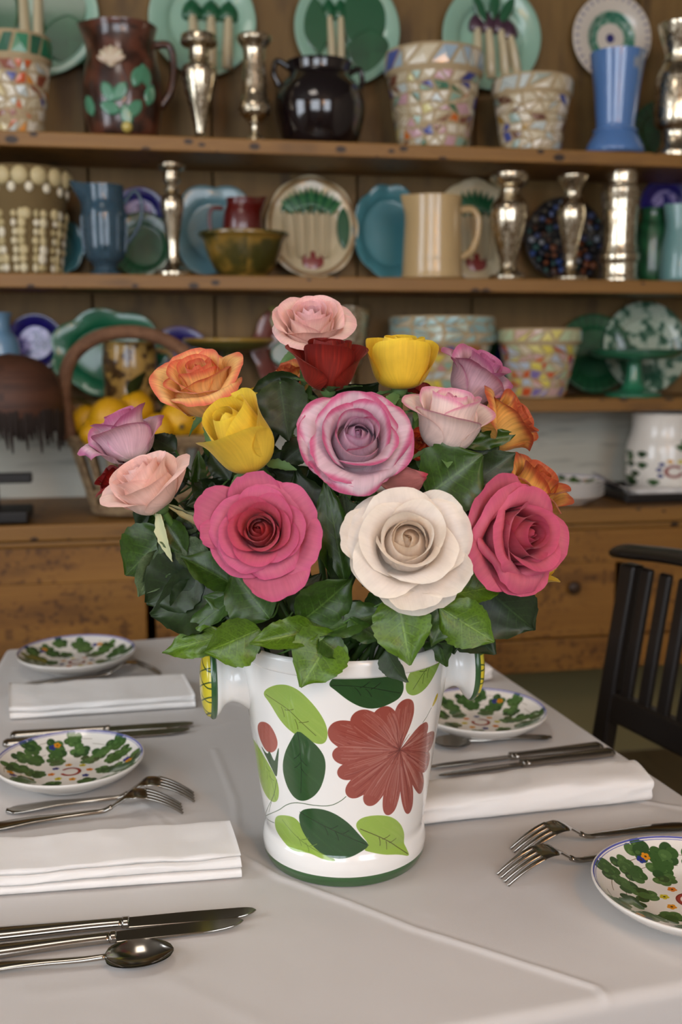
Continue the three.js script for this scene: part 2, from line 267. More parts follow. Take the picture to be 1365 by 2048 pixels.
// ---------------------------------------------------------------- the painted vase: shapes as [degrees round, millimetres up] pairs
const VSH = {A: [-50.3,188.7,-36.6,203.1,-25.8,203.4,-16.5,189.4,-10.4,172.9,-8.8,159.9,-10.2,150.8,-14.0,148.0,-20.2,151.2,-29.5,155.3,-37.7,165.6,-43.7,180.7], B: [-26.4,160.7,-20.1,153.5,-14.0,144.7,-10.5,132.9,-11.6,114.6,-16.0,97.9,-24.4,87.0,-32.3,86.2,-38.3,97.5,-40.5,114.8,-37.2,132.1,-31.4,147.9], C: [-8.8,208.7,-2.7,220.6,5.9,229.3,14.6,229.4,22.7,223.3,29.3,213.1,32.2,200.4,30.3,191.3,25.2,187.4,17.9,183.7,9.7,185.0,1.7,193.1,-4.9,203.6], D: [63.0,225.0,53.6,230.5,42.8,227.6,35.9,218.4,32.4,204.6,33.6,194.5,39.1,189.2,47.4,192.2,54.5,202.0,60.3,214.4], E: [-80.2,126.7,-65.1,126.8,-55.0,116.6,-46.5,102.8,-45.2,89.6,-48.5,76.3,-56.9,71.6,-68.7,76.1,-80.2,87.4,-81.9,107.3], F: [-55.8,53.5,-50.5,61.3,-39.1,67.0,-31.1,65.7,-24.9,46.7,-15.7,34.9,-3.6,28.3,-12.5,28.1,-25.4,32.6,-37.8,29.3,-49.2,33.7,-56.8,41.0], G: [-30.5,75.2,-20.1,82.0,-8.8,80.6,2.2,69.5,11.0,52.3,17.7,41.9,11.4,35.6,3.9,31.0,-6.5,29.8,-17.3,33.5,-25.0,44.2,-30.7,58.8], H: [6.4,65.8,10.5,73.5,20.7,74.2,32.1,68.8,41.8,55.2,47.1,39.4,47.0,29.4,50.6,18.2,40.0,26.2,27.3,29.9,17.6,34.5,12.9,37.6,17.4,42.0,11.0,54.7], bud: [-62.0,146.8,-56.0,156.4,-46.9,159.2,-42.4,150.2,-41.1,139.5,-45.5,129.5,-53.6,125.4,-60.0,134.3], cal: [-61.9,131.4,-52.9,122.3,-50.5,130.4,-46.8,118.6,-45.1,124.0,-40.1,141.1,-44.1,115.4,-46.5,100.9,-50.8,112.0], yb: [62.7,182.3,59.8,179.5,56.7,169.9,59.8,170.5,63.5,176.3]};
const VLN = {stem: [-77.2,43.5,-50.0,65.1,-40.0,78.2,-30.8,84.4,-20.0,84.3,-8.7,85.3,-1.9,91.5,1.0,96.1], s2: [-63.2,57.3,-56.3,72.0], s3: [-81.4,43.1,-72.8,44.0,-56.6,49.5], s4: [-75.7,45.7,-53.8,73.4,-46.5,100.9], s5: [56.7,169.9,53.1,162.9,49.4,158.0], v1: [-7.1,207.7,6.0,208.9,30.1,195.7], v2: [-46.5,188.2,-33.4,182.6,-24.6,170.0,-15.6,156.7], v3: [-26.5,158.4,-25.1,132.0,-27.8,94.7], v4: [59.0,223.7,47.1,216.2,37.9,196.2], v5: [-68.4,129.4,-53.4,110.6,-50.7,77.5], v6: [-46.1,58.9,-32.1,41.7,-6.5,28.8], v7: [-29.8,74.4,-9.1,62.0,16.6,42.2], v8: [10.1,61.2,26.7,48.4,48.3,22.3]};
const VPET = [[-8.5, 165.4, 15], [-6.9, 138.9, 11], [-4.1, 118.7, 10], [1.4, 97.2, 11], [13.8, 85.7, 11], [29.5, 71, 10.5], [48.2, 64.8, 9], [61.9, 80.3, 9], [56.1, 151.2, 10], [34, 188.5, 11.4], [17.9, 183.7, 12], [4.6, 180, 13], [70, 130, 11], [67, 105, 11]];
const VASE = V(0.0033, TY + 0.0015, -1.006), VH = 0.23;
const vaseTex = ctex(2048, 768, (g, w, h) => {
  const X = (d) => (d + 180) / 360 * w, Y = (m) => h - m / (VH * 1000) * h, R = rng(5);
  g.fillStyle = '#f0efea'; g.fillRect(0, 0, w, h);
  const path = (a, dx = 0, closed = true) => {
    const p = []; for (let i = 0; i < a.length; i += 2) p.push([X(a[i] + dx), Y(a[i + 1])]);
    g.beginPath(); if (!closed) { g.moveTo(...p[0]); for (let i = 1; i < p.length - 1; i++) g.quadraticCurveTo(p[i][0], p[i][1], (p[i][0] + p[i + 1][0]) / 2, (p[i][1] + p[i + 1][1]) / 2); g.lineTo(...p[p.length - 1]); return p; }
    const n = p.length; g.moveTo((p[n - 1][0] + p[0][0]) / 2, (p[n - 1][1] + p[0][1]) / 2); for (let i = 0; i < n; i++) { const q = p[(i + 1) % n]; g.quadraticCurveTo(p[i][0], p[i][1], (p[i][0] + q[0]) / 2, (p[i][1] + q[1]) / 2); } g.closePath(); return p;
  };
  const streaks = (p, col, n, wd) => { g.save(); g.clip(); const xs = p.map((q) => q[0]), ys = p.map((q) => q[1]), x0 = Math.min(...xs), x1 = Math.max(...xs), y0 = Math.min(...ys), y1 = Math.max(...ys); for (let i = 0; i < n; i++) { g.strokeStyle = col; g.globalAlpha = 0.05 + 0.12 * R(); g.lineWidth = wd * (0.5 + R()); const x = mix(x0, x1, R()), y = mix(y0, y1, R()); g.beginPath(); g.moveTo(x - 40, y - 30); g.quadraticCurveTo(x, y - 8, x + 40, y + 30); g.stroke(); } g.restore(); g.globalAlpha = 1; };
  for (const dx of [0, 178]) { // the same bouquet of brush strokes once more on the far side
    for (const [k, c, s] of [['A', '#8fae48', '#a9c25e'], ['D', '#86a84a', '#9dbb60'], ['E', '#93b347', '#a9c45c'], ['F', '#8fb044', '#a8c35e'], ['H', '#93b348', '#a6c160'], ['B', '#2b5029', '#3a6436'], ['C', '#274a25', '#335a30'], ['G', '#284d29', '#376034']]) { const p = path(VSH[k], dx); g.fillStyle = c; g.fill(); streaks(p, s, 26, 7); }
    g.strokeStyle = '#33502c'; g.lineWidth = 2.2; for (const k of ['stem', 's2', 's3', 's4', 's5']) { path(VLN[k], dx, false); g.stroke(); }
    g.lineWidth = 2.4; for (const [k, c] of [['v1', '#16301a'], ['v2', '#5d6a24'], ['v3', '#1b3a1f'], ['v4', '#4d6428'], ['v5', '#6b8a34'], ['v6', '#64802e'], ['v7', '#173419'], ['v8', '#4c4a1c']]) {
      const p = path(VLN[k], dx, false); g.strokeStyle = c; g.stroke();
      const [a, b] = [p[0], p[p.length - 1]], L = Math.hypot(b[0] - a[0], b[1] - a[1]), ux = (b[0] - a[0]) / L, uy = (b[1] - a[1]) / L;
      for (const [t, s] of [[0.3, 1], [0.42, -1], [0.55, 1], [0.68, -1]]) { const q = p[Math.min(p.length - 1, Math.round(t * (p.length - 1)))], x = mix(a[0], b[0], t) * 0.6 + q[0] * 0.4, y = mix(a[1], b[1], t) * 0.6 + q[1] * 0.4; g.beginPath(); g.moveTo(x, y); g.quadraticCurveTo(x + ux * 14 - uy * s * 8, y + uy * 14 + ux * s * 8, x + ux * 24 - uy * s * 24, y + uy * 24 + ux * s * 24); g.stroke(); }
    }
    g.fillStyle = '#a8574a'; let p = path(VSH.bud, dx); g.fill(); streaks(p, '#8a3f36', 14, 5); g.fillStyle = '#2f5230'; path(VSH.cal, dx); g.fill(); g.fillStyle = '#c9b32c'; path(VSH.yb, dx); g.fill();
    const cx = X(33.1 + dx), cy = Y(137.2);
    for (const [a, m, wd] of VPET) {
      const tx = X(a + dx), ty = Y(m), L = Math.hypot(tx - cx, ty - cy), hw = wd * 3.5, an = Math.atan2(ty - cy, tx - cx);
      g.save(); g.translate(cx, cy); g.rotate(an); g.beginPath(); g.moveTo(0, 0); g.bezierCurveTo(L * 0.4, -hw * 0.7, L * 0.62, -hw * 1.25, L * 0.88, -hw * 0.8); g.bezierCurveTo(L * 1.04, -hw * 0.5, L * 1.04, hw * 0.5, L * 0.88, hw * 0.8); g.bezierCurveTo(L * 0.62, hw * 1.25, L * 0.4, hw * 0.7, 0, 0); g.closePath();
      g.fillStyle = '#96493e'; g.fill(); g.clip();
      for (let i = 0; i < 46; i++) { const y = (R() * 2 - 1) * hw; g.globalAlpha = 0.12 + 0.26 * R(); g.strokeStyle = R() < 0.62 ? '#c08a7e' : '#7c3129'; g.lineWidth = 1 + 4 * R(); const s0 = 0.05 + 0.25 * R(), s1 = 0.5 + 0.42 * R(); g.beginPath(); g.moveTo(L * s0, y * 0.3); g.quadraticCurveTo(L * 0.55, y * 0.95, L * s1, y * 0.85); g.stroke(); }
      g.globalAlpha = 0.55; g.strokeStyle = '#7a2f28'; g.lineWidth = 3; g.stroke(); g.restore(); g.globalAlpha = 1;
    }
    for (let i = 0; i < 60; i++) { const a = R() * 2 * Math.PI, L = 12 + 60 * R(); g.globalAlpha = 0.5; g.strokeStyle = '#5c221d'; g.lineWidth = 1.3; g.beginPath(); g.moveTo(cx, cy); g.quadraticCurveTo(cx + Math.cos(a) * L * 0.5, cy + Math.sin(a) * L * 0.5 - 3, cx + Math.cos(a + 0.1) * L, cy + Math.sin(a + 0.1) * L); g.stroke(); } g.globalAlpha = 1;
  }
});
const PR = [[0, 0.0775], [0.004, 0.079], [0.012, 0.0818], [0.02, 0.0826], [0.028, 0.0812], [0.0335, 0.0788], [0.045, 0.0808], [0.06, 0.0832], [0.116, 0.0907], [0.185, 0.1007], [0.214, 0.1042]];
{
  const g = thing('flower_pot_vase', 'large white ceramic vase hand-painted with a dusky red flower and green leaves', 'vase', VASE);
  const white = glaze(0xf0efea, { roughness: 0.25 }), green = glaze(0x335a31), yellow = glaze(0xd9c63a);
  const bodyG = lathe(PR.slice(2).map(([y, r]) => [r, y]), 96, 5), a = bodyG.attributes;
  const rows = bodyG.parameters.points.length;   // the seam lies at the back
  for (let i = 0; i < a.uv.count; i++) a.uv.setXY(i, Math.floor(i / rows) / 96, a.position.getY(i) / VH);
  bodyG.rotateY(Math.PI);
  part('body', bodyG, new THREE.MeshPhysicalMaterial({ map: vaseTex, roughness: 0.25, clearcoat: 0.8, clearcoatRoughness: 0.06 }), g, 'white body painted with flower and leaves');
  part('foot_band', lathe([[0.0001, 0], [0.074, 0, 1], [0.0775, 0.0005], [0.0795, 0.004], [0.0815, 0.0085], [0.0818, 0.012]], 96, 4), green, g, 'dark green painted foot ring');
  part('rim', lathe([[0.1042, 0.214], [0.1062, 0.216], [0.1068, 0.222], [0.1062, 0.228], [0.104, 0.2305], [0.101, 0.229], [0.099, 0.224], [0.0985, 0.215]], 96, 4), white, g);
  part('inner_wall', lathe([[0.0985, 0.216], [0.095, 0.18], [0.085, 0.1], [0.076, 0.02, 1], [0.0001, 0.015]], 64, 3), M(0xd8d6cf, 0.4), g);
  const hatch = ctex(256, 256, (c) => { c.fillStyle = '#d9c834'; c.fillRect(0, 0, 256, 256); c.strokeStyle = '#4a5a20'; c.lineWidth = 5; for (let i = 0; i < 8; i++) for (const s of [-1, 1]) { c.beginPath(); c.moveTo(128 + s * 110, i * 52 - 60); c.quadraticCurveTo(128, i * 52 - 10, 128 - s * 110, i * 52 + 20); c.stroke(); } });
  for (const th of [-78, 102]) {
    const h = part('handle', lathe([[0.034, 0.088], [0.026, 0.097], [0.0195, 0.107], [0.0185, 0.114], [0.0215, 0.12], [0.028, 0.125], [0.031, 0.128]], 32, 4).scale(0.85, 1, 1.12).rotateZ(-Math.PI / 2).rotateX(Math.PI / 2), white, g, 'white lug handle'); h.position.y = 0.186; h.rotation.y = (th - 90) * D2R;
    // after the turns the lug's long axis is upright
    part('handle_rim', lathe([[0.031, 0.128], [0.0325, 0.1295], [0.0325, 0.132], [0.0305, 0.134]], 32, 3).scale(0.85, 1, 1.12).rotateZ(-Math.PI / 2).rotateX(Math.PI / 2), green, h, 'green painted edge');
    const md = lathe([[0.0305, 0.134], [0.029, 0.137], [0.022, 0.1405], [0.011, 0.1425], [0.0001, 0.143]], 32, 4).scale(0.85, 1, 1.12).rotateZ(-Math.PI / 2).rotateX(Math.PI / 2), mp = md.attributes.position; for (let i = 0; i < mp.count; i++) md.attributes.uv.setXY(i, 0.5 + mp.getZ(i) / 0.064, 0.5 + mp.getY(i) / 0.072);
    part('medallion', md, new THREE.MeshPhysicalMaterial({ map: hatch, roughness: 0.3, clearcoat: 0.7, clearcoatRoughness: 0.08 }), h, 'yellow crosshatched boss');
  }
}

// ---------------------------------------------------------------- roses
function petalTex(c0, c1, c2, o = {}) { // colours at the base, in the middle and along the edge; veins run up the petal
  const { ew = 0.22, vein = 0.16, rag = 0.3, seed = 1, base = 0.3 } = o, A = [c0, c1, c2].map((c) => { const k = new THREE.Color(c); const h = k.getHex(); return [h >> 16, (h >> 8) & 255, h & 255]; });
  return dtex(192, 192, (u, v) => {
    const x = 2 * u - 1, n = fbm(u * 5, v * 4, seed, 3) - 0.5, e = Math.min(1 - Math.abs(x) * (0.55 + 0.45 * v), (1 - v) * 1.15) + n * rag * ew;
    const k = 1 - sst(0, ew, e), b = 1 - sst(base * 0.4, base * 1.5, v + n * 0.2), fan = x / (0.35 + 0.65 * v), vn = (fbm(fan * 26, v * 2.5, seed + 3, 3) - 0.5) * vein * 2 + (fbm(u * 9, v * 9, seed + 8, 3) - 0.5) * 0.06;
    return [0, 1, 2].map((i) => mix(mix(A[1][i], A[0][i], b), A[2][i], k) * (1 + vn));
  });
}
const pm = (t, o = {}) => new THREE.MeshPhysicalMaterial({ map: t, vertexColors: true, roughness: 0.62, sheen: 0.25, sheenColor: new THREE.Color(1, 1, 1), sheenRoughness: 0.5, bumpMap: t, bumpScale: 0.00015, side: THREE.DoubleSide, transmission: 0.25, thickness: 0, specularIntensity: 0.5, ...o });
const PT = {
  hot: pm(petalTex('#e4949a', '#dd7a8c', '#d66686', { seed: 1, vein: 0.035 })),
  cream: pm(petalTex('#faf0e2', '#fbf3ea', '#f8f0e2', { seed: 2, vein: 0.02, ew: 0.3 }), { transmission: 0.35 }),
  lav: pm(petalTex('#f0e2e2', '#e4c8d2', '#cc6088', { seed: 3, ew: 0.17, rag: 0.7, vein: 0.06 }), { transmission: 0.3 }),
  lavin: pm(petalTex('#f2e2e8', '#ead2de', '#d49cb8', { seed: 13, ew: 0.1, rag: 0.6, vein: 0.05 }), { transmission: 0.35 }),
  yellow: pm(petalTex('#e4bc3c', '#eece48', '#f2d84a', { seed: 4, vein: 0.05 })),
  orange: pm(petalTex('#f5d07c', '#f4c47c', '#d9694e', { seed: 5, ew: 0.2, rag: 0.6, vein: 0.1 })),
  mauve: pm(petalTex('#ead8d8', '#dcb6c2', '#bc6890', { seed: 6, ew: 0.28, vein: 0.08, rag: 0.4 })),
  pale: pm(petalTex('#f4ecd8', '#fae8e2', '#f8dad6', { seed: 7, ew: 0.24, vein: 0.05 }), { transmission: 0.3 }),
  top: pm(petalTex('#f8eee2', '#f8e2e2', '#f2cad2', { seed: 8, ew: 0.25, vein: 0.06 }), { transmission: 0.3 }),
  red: pm(petalTex('#94301f', '#8a2418', '#741810', { seed: 9, ew: 0.3, vein: 0.2 }), { sheen: 0.5, sheenColor: new THREE.Color(0.8, 0.2, 0.12) }),
  blush: pm(petalTex('#f6eee2', '#f6e2da', '#e69cb4', { seed: 10, ew: 0.13, vein: 0.06, rag: 0.5 }), { transmission: 0.3 }),
  flame: pm(petalTex('#f2cc76', '#eeb860', '#bc5836', { seed: 11, ew: 0.28, vein: 0.14, rag: 0.6 })),
};
function leafTex(a, b, vn, seed) {
  const c = [a, b, vn].map((h) => { const k = new THREE.Color(h).getHex(); return [k >> 16, (k >> 8) & 255, k & 255]; });
  return dtex(256, 256, (u, v) => {
    const x = Math.abs(2 * u - 1), n = fbm(u * 6, v * 6, seed, 4), q = (v * 7.5 - x * 1.9), s = Math.abs(q - Math.round(q)), side = sst(0.09, 0.02, s) * (1 - x) * 0.75, mid = sst(0.05, 0.015, x), net = sst(0.55, 0.7, vnoise(u * 34, v * 40, seed + 4)) * 0.12, vv = Math.max(mid, side);
    return [0, 1, 2].map((i) => mix(mix(c[0][i], c[1][i], n), c[2][i], vv * 0.5) * (1 - net));
  });
}
const lm = (t, o = {}) => new THREE.MeshPhysicalMaterial({ map: t, bumpMap: t, bumpScale: 0.0012, roughness: 0.42, side: THREE.DoubleSide, transmission: 0.1, thickness: 0, ...o });
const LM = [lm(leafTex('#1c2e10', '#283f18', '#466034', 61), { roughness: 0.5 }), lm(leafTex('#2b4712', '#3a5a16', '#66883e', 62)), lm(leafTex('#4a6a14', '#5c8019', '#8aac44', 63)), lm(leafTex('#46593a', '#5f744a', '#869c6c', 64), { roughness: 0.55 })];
const mStem = M(0x4f7434, 0.5), mSepal = M(0x5d8048, 0.6, { side: THREE.DoubleSide }), mSepalPale = M(0xc3c79a, 0.6, { side: THREE.DoubleSide }), mDarkStem = M(0x3a5428, 0.55);
function petalGeo(o, m = 12, n = 13) {
  const { L, Wd, r0, a0, curl, target, sT = 0.7, notch = 0.3, pw = 3.6, tip = 0, side = 0, spiral = 0, flat = 1, theta = 0, ruffle = 0, seed = 0, tint, y0 = 0, lean = 0, core = 0 } = o, T = 30;
  const prof = (a1) => { const R = [r0], Y = [y0], A = []; for (let k = 0; k < T; k++) { const s = (k + 0.5) / T, a = a0 + (a1 - a0) * sst(0, 0.5, s) + curl * sst(0.6, 0.97, s); A.push(a); R.push(R[k] + Math.sin(a) * L / T); Y.push(Y[k] + Math.cos(a) * L / T); } A.push(A[T - 1]); return { R, Y, A }; };
  let lo = -1.3, hi = 2, P; for (let k = 0; k < 18; k++) { const a = (lo + hi) / 2; P = prof(a); if (P.R[Math.round(sT * T)] < target) lo = a; else hi = a; }
  const at = (arr, s) => { const f = clamp(s, 0, 1) * T, k = Math.min(T - 1, Math.floor(f)); return mix(arr[k], arr[k + 1], f - k); };
  const rMin = 0.3 * Wd, g = grid(m, n, (uu, v) => {
    const u = 2 * uu - 1, au = Math.abs(u), ed = fbm(u * 3 + seed * 3.1, seed * 1.7, 7, 2) - 0.5, top = 1 - notch * Math.pow(au, pw) + tip * Math.exp(-((u / 0.2) ** 2)) + ruffle * 9 * ed * (1 - au * 0.4), s = v * top;
    const hw = Wd * (0.22 + 0.78 * sst(0, 0.62, v)) * (1 - 0.16 * sst(0.7, 1, v)), r = Math.max(at(P.R, s), core * 0.02 * L), al = at(P.A, s), rho = core ? r : Math.max(Math.abs(r), rMin * (0.5 + 0.5 * v)) * flat, ph = core ? u * Math.min(1.9, hw / rho) : clamp(u * hw / rho, -2.3, 2.3);
    const e = side * L * Math.pow(Math.max(0, au - 0.35), 2) * sst(0.3, 1, v) + ruffle * L * (fbm(u * 4 + seed, v * 3 + seed * 2.3, 3, 2) - 0.5) * 4 * sst(0.35, 1, v);
    let ra = r - rho + rho * Math.cos(ph) + (core ? -core * u * v * 0.02 * L * Math.cos(ph) : spiral * u * L) + e * Math.cos(al) * Math.cos(ph), ta = rho * Math.sin(ph) - (core ? core * u * v * 0.02 * L * Math.sin(ph) : 0) + e * Math.cos(al) * Math.sin(ph), y = at(P.Y, s) - e * Math.sin(al) + lean * u * L;
    return V(ra * Math.cos(theta) - ta * Math.sin(theta), y, -(ra * Math.sin(theta) + ta * Math.cos(theta)));
  });
  const c = new THREE.Color(tint), col = new Float32Array(g.attributes.position.count * 3); for (let i = 0; i < col.length; i += 3) { col[i] = c.r; col[i + 1] = c.g; col[i + 2] = c.b; }
  g.setAttribute('color', new THREE.BufferAttribute(col, 3)); return g;
}
const STYLE = {
  open: { N: 27, Li: 1.0, Lo: 1.12, cj: 40, t0: 0.04, t1: 0.76, core: 0.5, kc: 0.46, sT: 0.7, a0: 70, c0: 4, c1: 92, cp: 1.3, Wi: 0.15, Wo: 0.86, side: 0.5, spiral: 0.07, flat: 1.12, ruffle: 0.012, notch: 0.2, tip: 0.05 },
  half: { N: 24, Li: 1.2, Lo: 1.4, cj: 40, t0: 0.04, t1: 0.62, core: 0.5, kc: 0.5, sT: 0.56, a0: 84, c0: -4, c1: 100, cp: 2.4, Wi: 0.2, Wo: 0.88, side: 0.45, spiral: 0.07, flat: 1.08, ruffle: 0.011, notch: 0.2, tip: 0.06 },
  bud: { N: 17, cj: 10, Li: 1.5, Lo: 1.45, t0: 0.08, t1: 0.6, core: 0.66, kc: 0.72, sT: 0.5, a0: 89, c0: -20, c1: 22, cp: 3, Wi: 0.3, Wo: 0.94, side: 0.15, spiral: 0.07, flat: 1.02, ruffle: 0.008, notch: 0.16, tip: 0.04 },
};
const FOOT = (s) => { const R = rng(s); const a = R() * 6.283, r = 0.05 * Math.sqrt(R()); return V(VASE.x + Math.cos(a) * r, TY + 0.025, VASE.z + Math.sin(a) * r); };
function leafGeo(L, Wd, o = {}) {
  const { fold = 0.25, droop = 0.2, serr = 0.02, seed = 0, twist = 0, wave = 0.02, m = 8, n = 30 } = o;
  return grid(m, n, (uu, v) => {
    const u = 2 * uu - 1, w = Wd * Math.pow(Math.sin(Math.PI * Math.pow(v, 0.82) * 0.985 + 0.015), 0.85) * (1 - 0.35 * sst(0.72, 1, v)), tooth = (v * 22) % 1, ww = w * (1 + (Math.abs(u) > 0.99 ? serr * 4 * (tooth - 0.5) : 0)) + 0.0004;
    let x = u * ww, z = Math.abs(x) * fold - L * droop * v * v + L * wave * (fbm(u * 2 + seed, v * 4 + seed * 3, 9, 2) - 0.5) * 4 * Math.abs(u);
    const a = twist * v, c = Math.cos(a), s = Math.sin(a); return V(x * c - z * s * 0.4, L * v * (1 - 0.12 * droop * v), z + x * s);
  });
}
function orient(g, from, to, roll = 0, face) { // local +y runs from -> to, +z turned towards face (default: towards the room)
  const y = to.clone().sub(from).normalize(), f = (face ?? EYE.clone().sub(from)).clone().normalize(), x = y.clone().cross(f).normalize(), z = x.clone().cross(y).normalize(), q = new THREE.Matrix4().makeBasis(x, y, z);
  return g.rotateY(roll * D2R).applyMatrix4(q).translate(from.x, from.y, from.z);
}
function rose(o) {
  const S = { ...STYLE[o.style], ...o }, R = S.rpx / F * S.d, rand = rng(S.seed * 977 + 5), foot = FOOT(S.seed), g = thing('rose', S.label, 'rose', foot, 0, S.group);
  const c = atD(S.x, S.y, S.d), dir = V(...S.dir).normalize(), q = new THREE.Quaternion().setFromUnitVectors(V(0, 1, 0), dir).multiply(new THREE.Quaternion().setFromAxisAngle(V(0, 1, 0), (S.turn ?? 0) * D2R));
  const lift = S.lift ?? (S.style === 'bud' ? 0.66 : S.style === 'half' ? 0.55 : 0.46), base = c.clone().addScaledVector(dir, -lift * R), mt = new THREE.Matrix4().compose(base.clone().sub(foot), q, V(1, 1, 1));
  const ca = new THREE.Color(S.tin ?? '#ffffff'), cb = new THREE.Color(S.tout ?? '#ffffff');
  for (let i = 0; i < S.N; i++) {
    const t = i / (S.N - 1), j = () => rand() - 0.5, out = sst(0.45, 1, t), L = R * mix(S.Li, S.Lo, Math.pow(t, 0.8)) * (1 + mix(0.02, 0.06, out) * j());
    const geo = petalGeo({ L, Wd: R * mix(S.Wi, S.Wo, Math.pow(t, 0.7)) * (1 + mix(0.03, 0.12, out) * j()), r0: R * mix(0.01, 0.1, t), a0: S.a0 * D2R, curl: (mix(S.c0, S.c1, Math.pow(t, S.cp)) + S.cj * j() * out) * D2R, target: R * (t < S.core ? mix(S.t0, S.kc * S.t1, t / S.core) : mix(S.kc * S.t1, S.t1, Math.pow((t - S.core) / (1 - S.core), 1.25))) * (1 + mix(0.03, 0.12, out) * j()), sT: S.sT,
      notch: S.notch * (1 + 0.3 * j()), tip: S.tip * (0.4 + 1.2 * rand()) * out, side: S.side * out * (0.7 + 1.6 * j()), spiral: S.spiral * (1 - 0.5 * t), flat: mix(1, S.flat, out), theta: i * 2.39996 + 0.6 * j() + (S.phase ?? 0), ruffle: S.ruffle * mix(0.08, 1, out), seed: S.seed * 10 + i, lean: 0.07 * j() * out, y0: R * 0.06 * (1 - t), core: t < S.core ? 1 : 0, tint: ca.clone().lerp(cb, sst(0.1, 0.75, t)) }, i < S.N * 0.4 ? 10 : 14, i < S.N * 0.4 ? 10 : 15);
    part('petal', geo.applyMatrix4(mt), PT[t < 0.55 ? S.tex2 ?? S.tex : S.tex], g);
  }
  (S.guard ?? []).forEach(([deg, k, w = 0.75, cu = 50, tg = 0.62], i) => part('petal', petalGeo({ L: R * k * 1.12, Wd: R * w, r0: R * 0.1, a0: 84 * D2R, curl: cu * D2R, target: R * k * tg, sT: 0.6, notch: 0.2, tip: 0.04, side: 0.25 * (rand() - 0.3), flat: 1.6, theta: deg * D2R, ruffle: 0.012, seed: S.seed * 10 + 60 + i, lean: 0.05 * (rand() - 0.5), y0: -R * 0.03, tint: cb }, 16, 17).applyMatrix4(mt), PT[S.tex], g));
  part('receptacle', lathe([[0.0001, -0.2], [0.07, -0.19], [0.14, -0.12], [0.17, -0.02], [0.12, 0.05], [0.0001, 0.08]], 16, 3).scale(R, R, R).applyMatrix4(mt), mSepal, g);
  for (let i = 0; i < 5; i++) {
    const a = i * 1.2566 + rand(), down = S.sepals ?? 0.4, L = R * (0.65 + 0.3 * rand()), tp = V(Math.cos(a) * L, (0.1 - down * (0.6 + 0.9 * rand())) * R, Math.sin(a) * L), b = V(Math.cos(a) * R * 0.12, -0.08 * R, Math.sin(a) * R * 0.12);
    part('sepal', orient(leafGeo(tp.distanceTo(b), R * 0.13, { fold: 0.4, droop: 0.25 * (rand() - 0.2), serr: 0.08, m: 4, n: 14 }), b, tp, 0, V(0, 1, 0)).applyMatrix4(mt), S.pale ? mSepalPale : mSepal, g);
  }
  const p0 = base.clone().addScaledVector(dir, -0.16 * R), p1 = p0.clone().addScaledVector(dir, -0.045), mid = V(mix(p1.x, VASE.x, 0.55), Math.min(TY + 0.25, p1.y - 0.01), mix(p1.z, VASE.z, 0.6)), neck = V(VASE.x + (foot.x - VASE.x) * 0.9, TY + 0.18, VASE.z + (foot.z - VASE.z) * 0.9);
  part('stem', tube([p0, p1, mid, neck, foot].map((p) => p.clone().sub(foot)), 0.0034, 28, 8), mStem, g);
  for (const l of S.leaves ?? []) addLeaf(g, l, [p1, mid]);
  for (const b of S.extra ?? []) { const [x, y, d, x2, y2, d2, wd, roll, droop, tint] = b, a = atD(x, y, d), e = atD(x2, y2, d2), gg = orient(leafGeo(a.distanceTo(e), a.distanceTo(e) * wd, { fold: -0.15, droop, serr: 0, wave: 0.06, seed: x, m: 10, n: 14 }), a, e, roll), cc = new THREE.Color(tint), col = new Float32Array(gg.attributes.position.count * 3); for (let i = 0; i < col.length; i += 3) { col[i] = cc.r; col[i + 1] = cc.g; col[i + 2] = cc.b; } gg.setAttribute('color', new THREE.BufferAttribute(col, 3)); part('petal', gg.translate(-foot.x, -foot.y, -foot.z), PT[S.tex], g); }
  return g;
}
// leaf: [base x, base y, base depth, tip x, tip y, tip depth, half width / length, roll, droop, tone]
let leafSeed = 0;
function addLeaf(g, l, near) {
  const [x, y, d, x2, y2, d2, wd = 0.34, roll = 0, droop = 0.12, tone = 1] = l, a = atD(x, y, d), b = atD(x2, y2, d2), L = a.distanceTo(b), o = g.position; leafSeed++;
  part('leaf', orient(leafGeo(L * 1.04, L * wd * 1.14, { fold: 0.2 + 0.3 * hash(leafSeed, 3, 1), droop, seed: leafSeed, wave: 0.055, twist: 0.5 * (hash(leafSeed, 5, 2) - 0.5) }), a, b, roll).translate(-o.x, -o.y, -o.z), LM[tone], g);
  if (near) { let best = near[0], q = 9; const p = V(); for (let i = 0; i + 1 < near.length; i++) for (let k = 0; k <= 6; k++) { p.copy(near[i]).lerp(near[i + 1], k / 6); if (p.distanceTo(a) < q) { q = p.distanceTo(a); best = p.clone(); } } if (q > 0.004) part('leaf_stalk', tube([best, best.clone().lerp(a, 0.6).add(V(0, -0.004, 0)), a.clone().lerp(b, 0.04)].map((v) => v.sub(o)), 0.0011, 8, 5), mStem, g); }
}
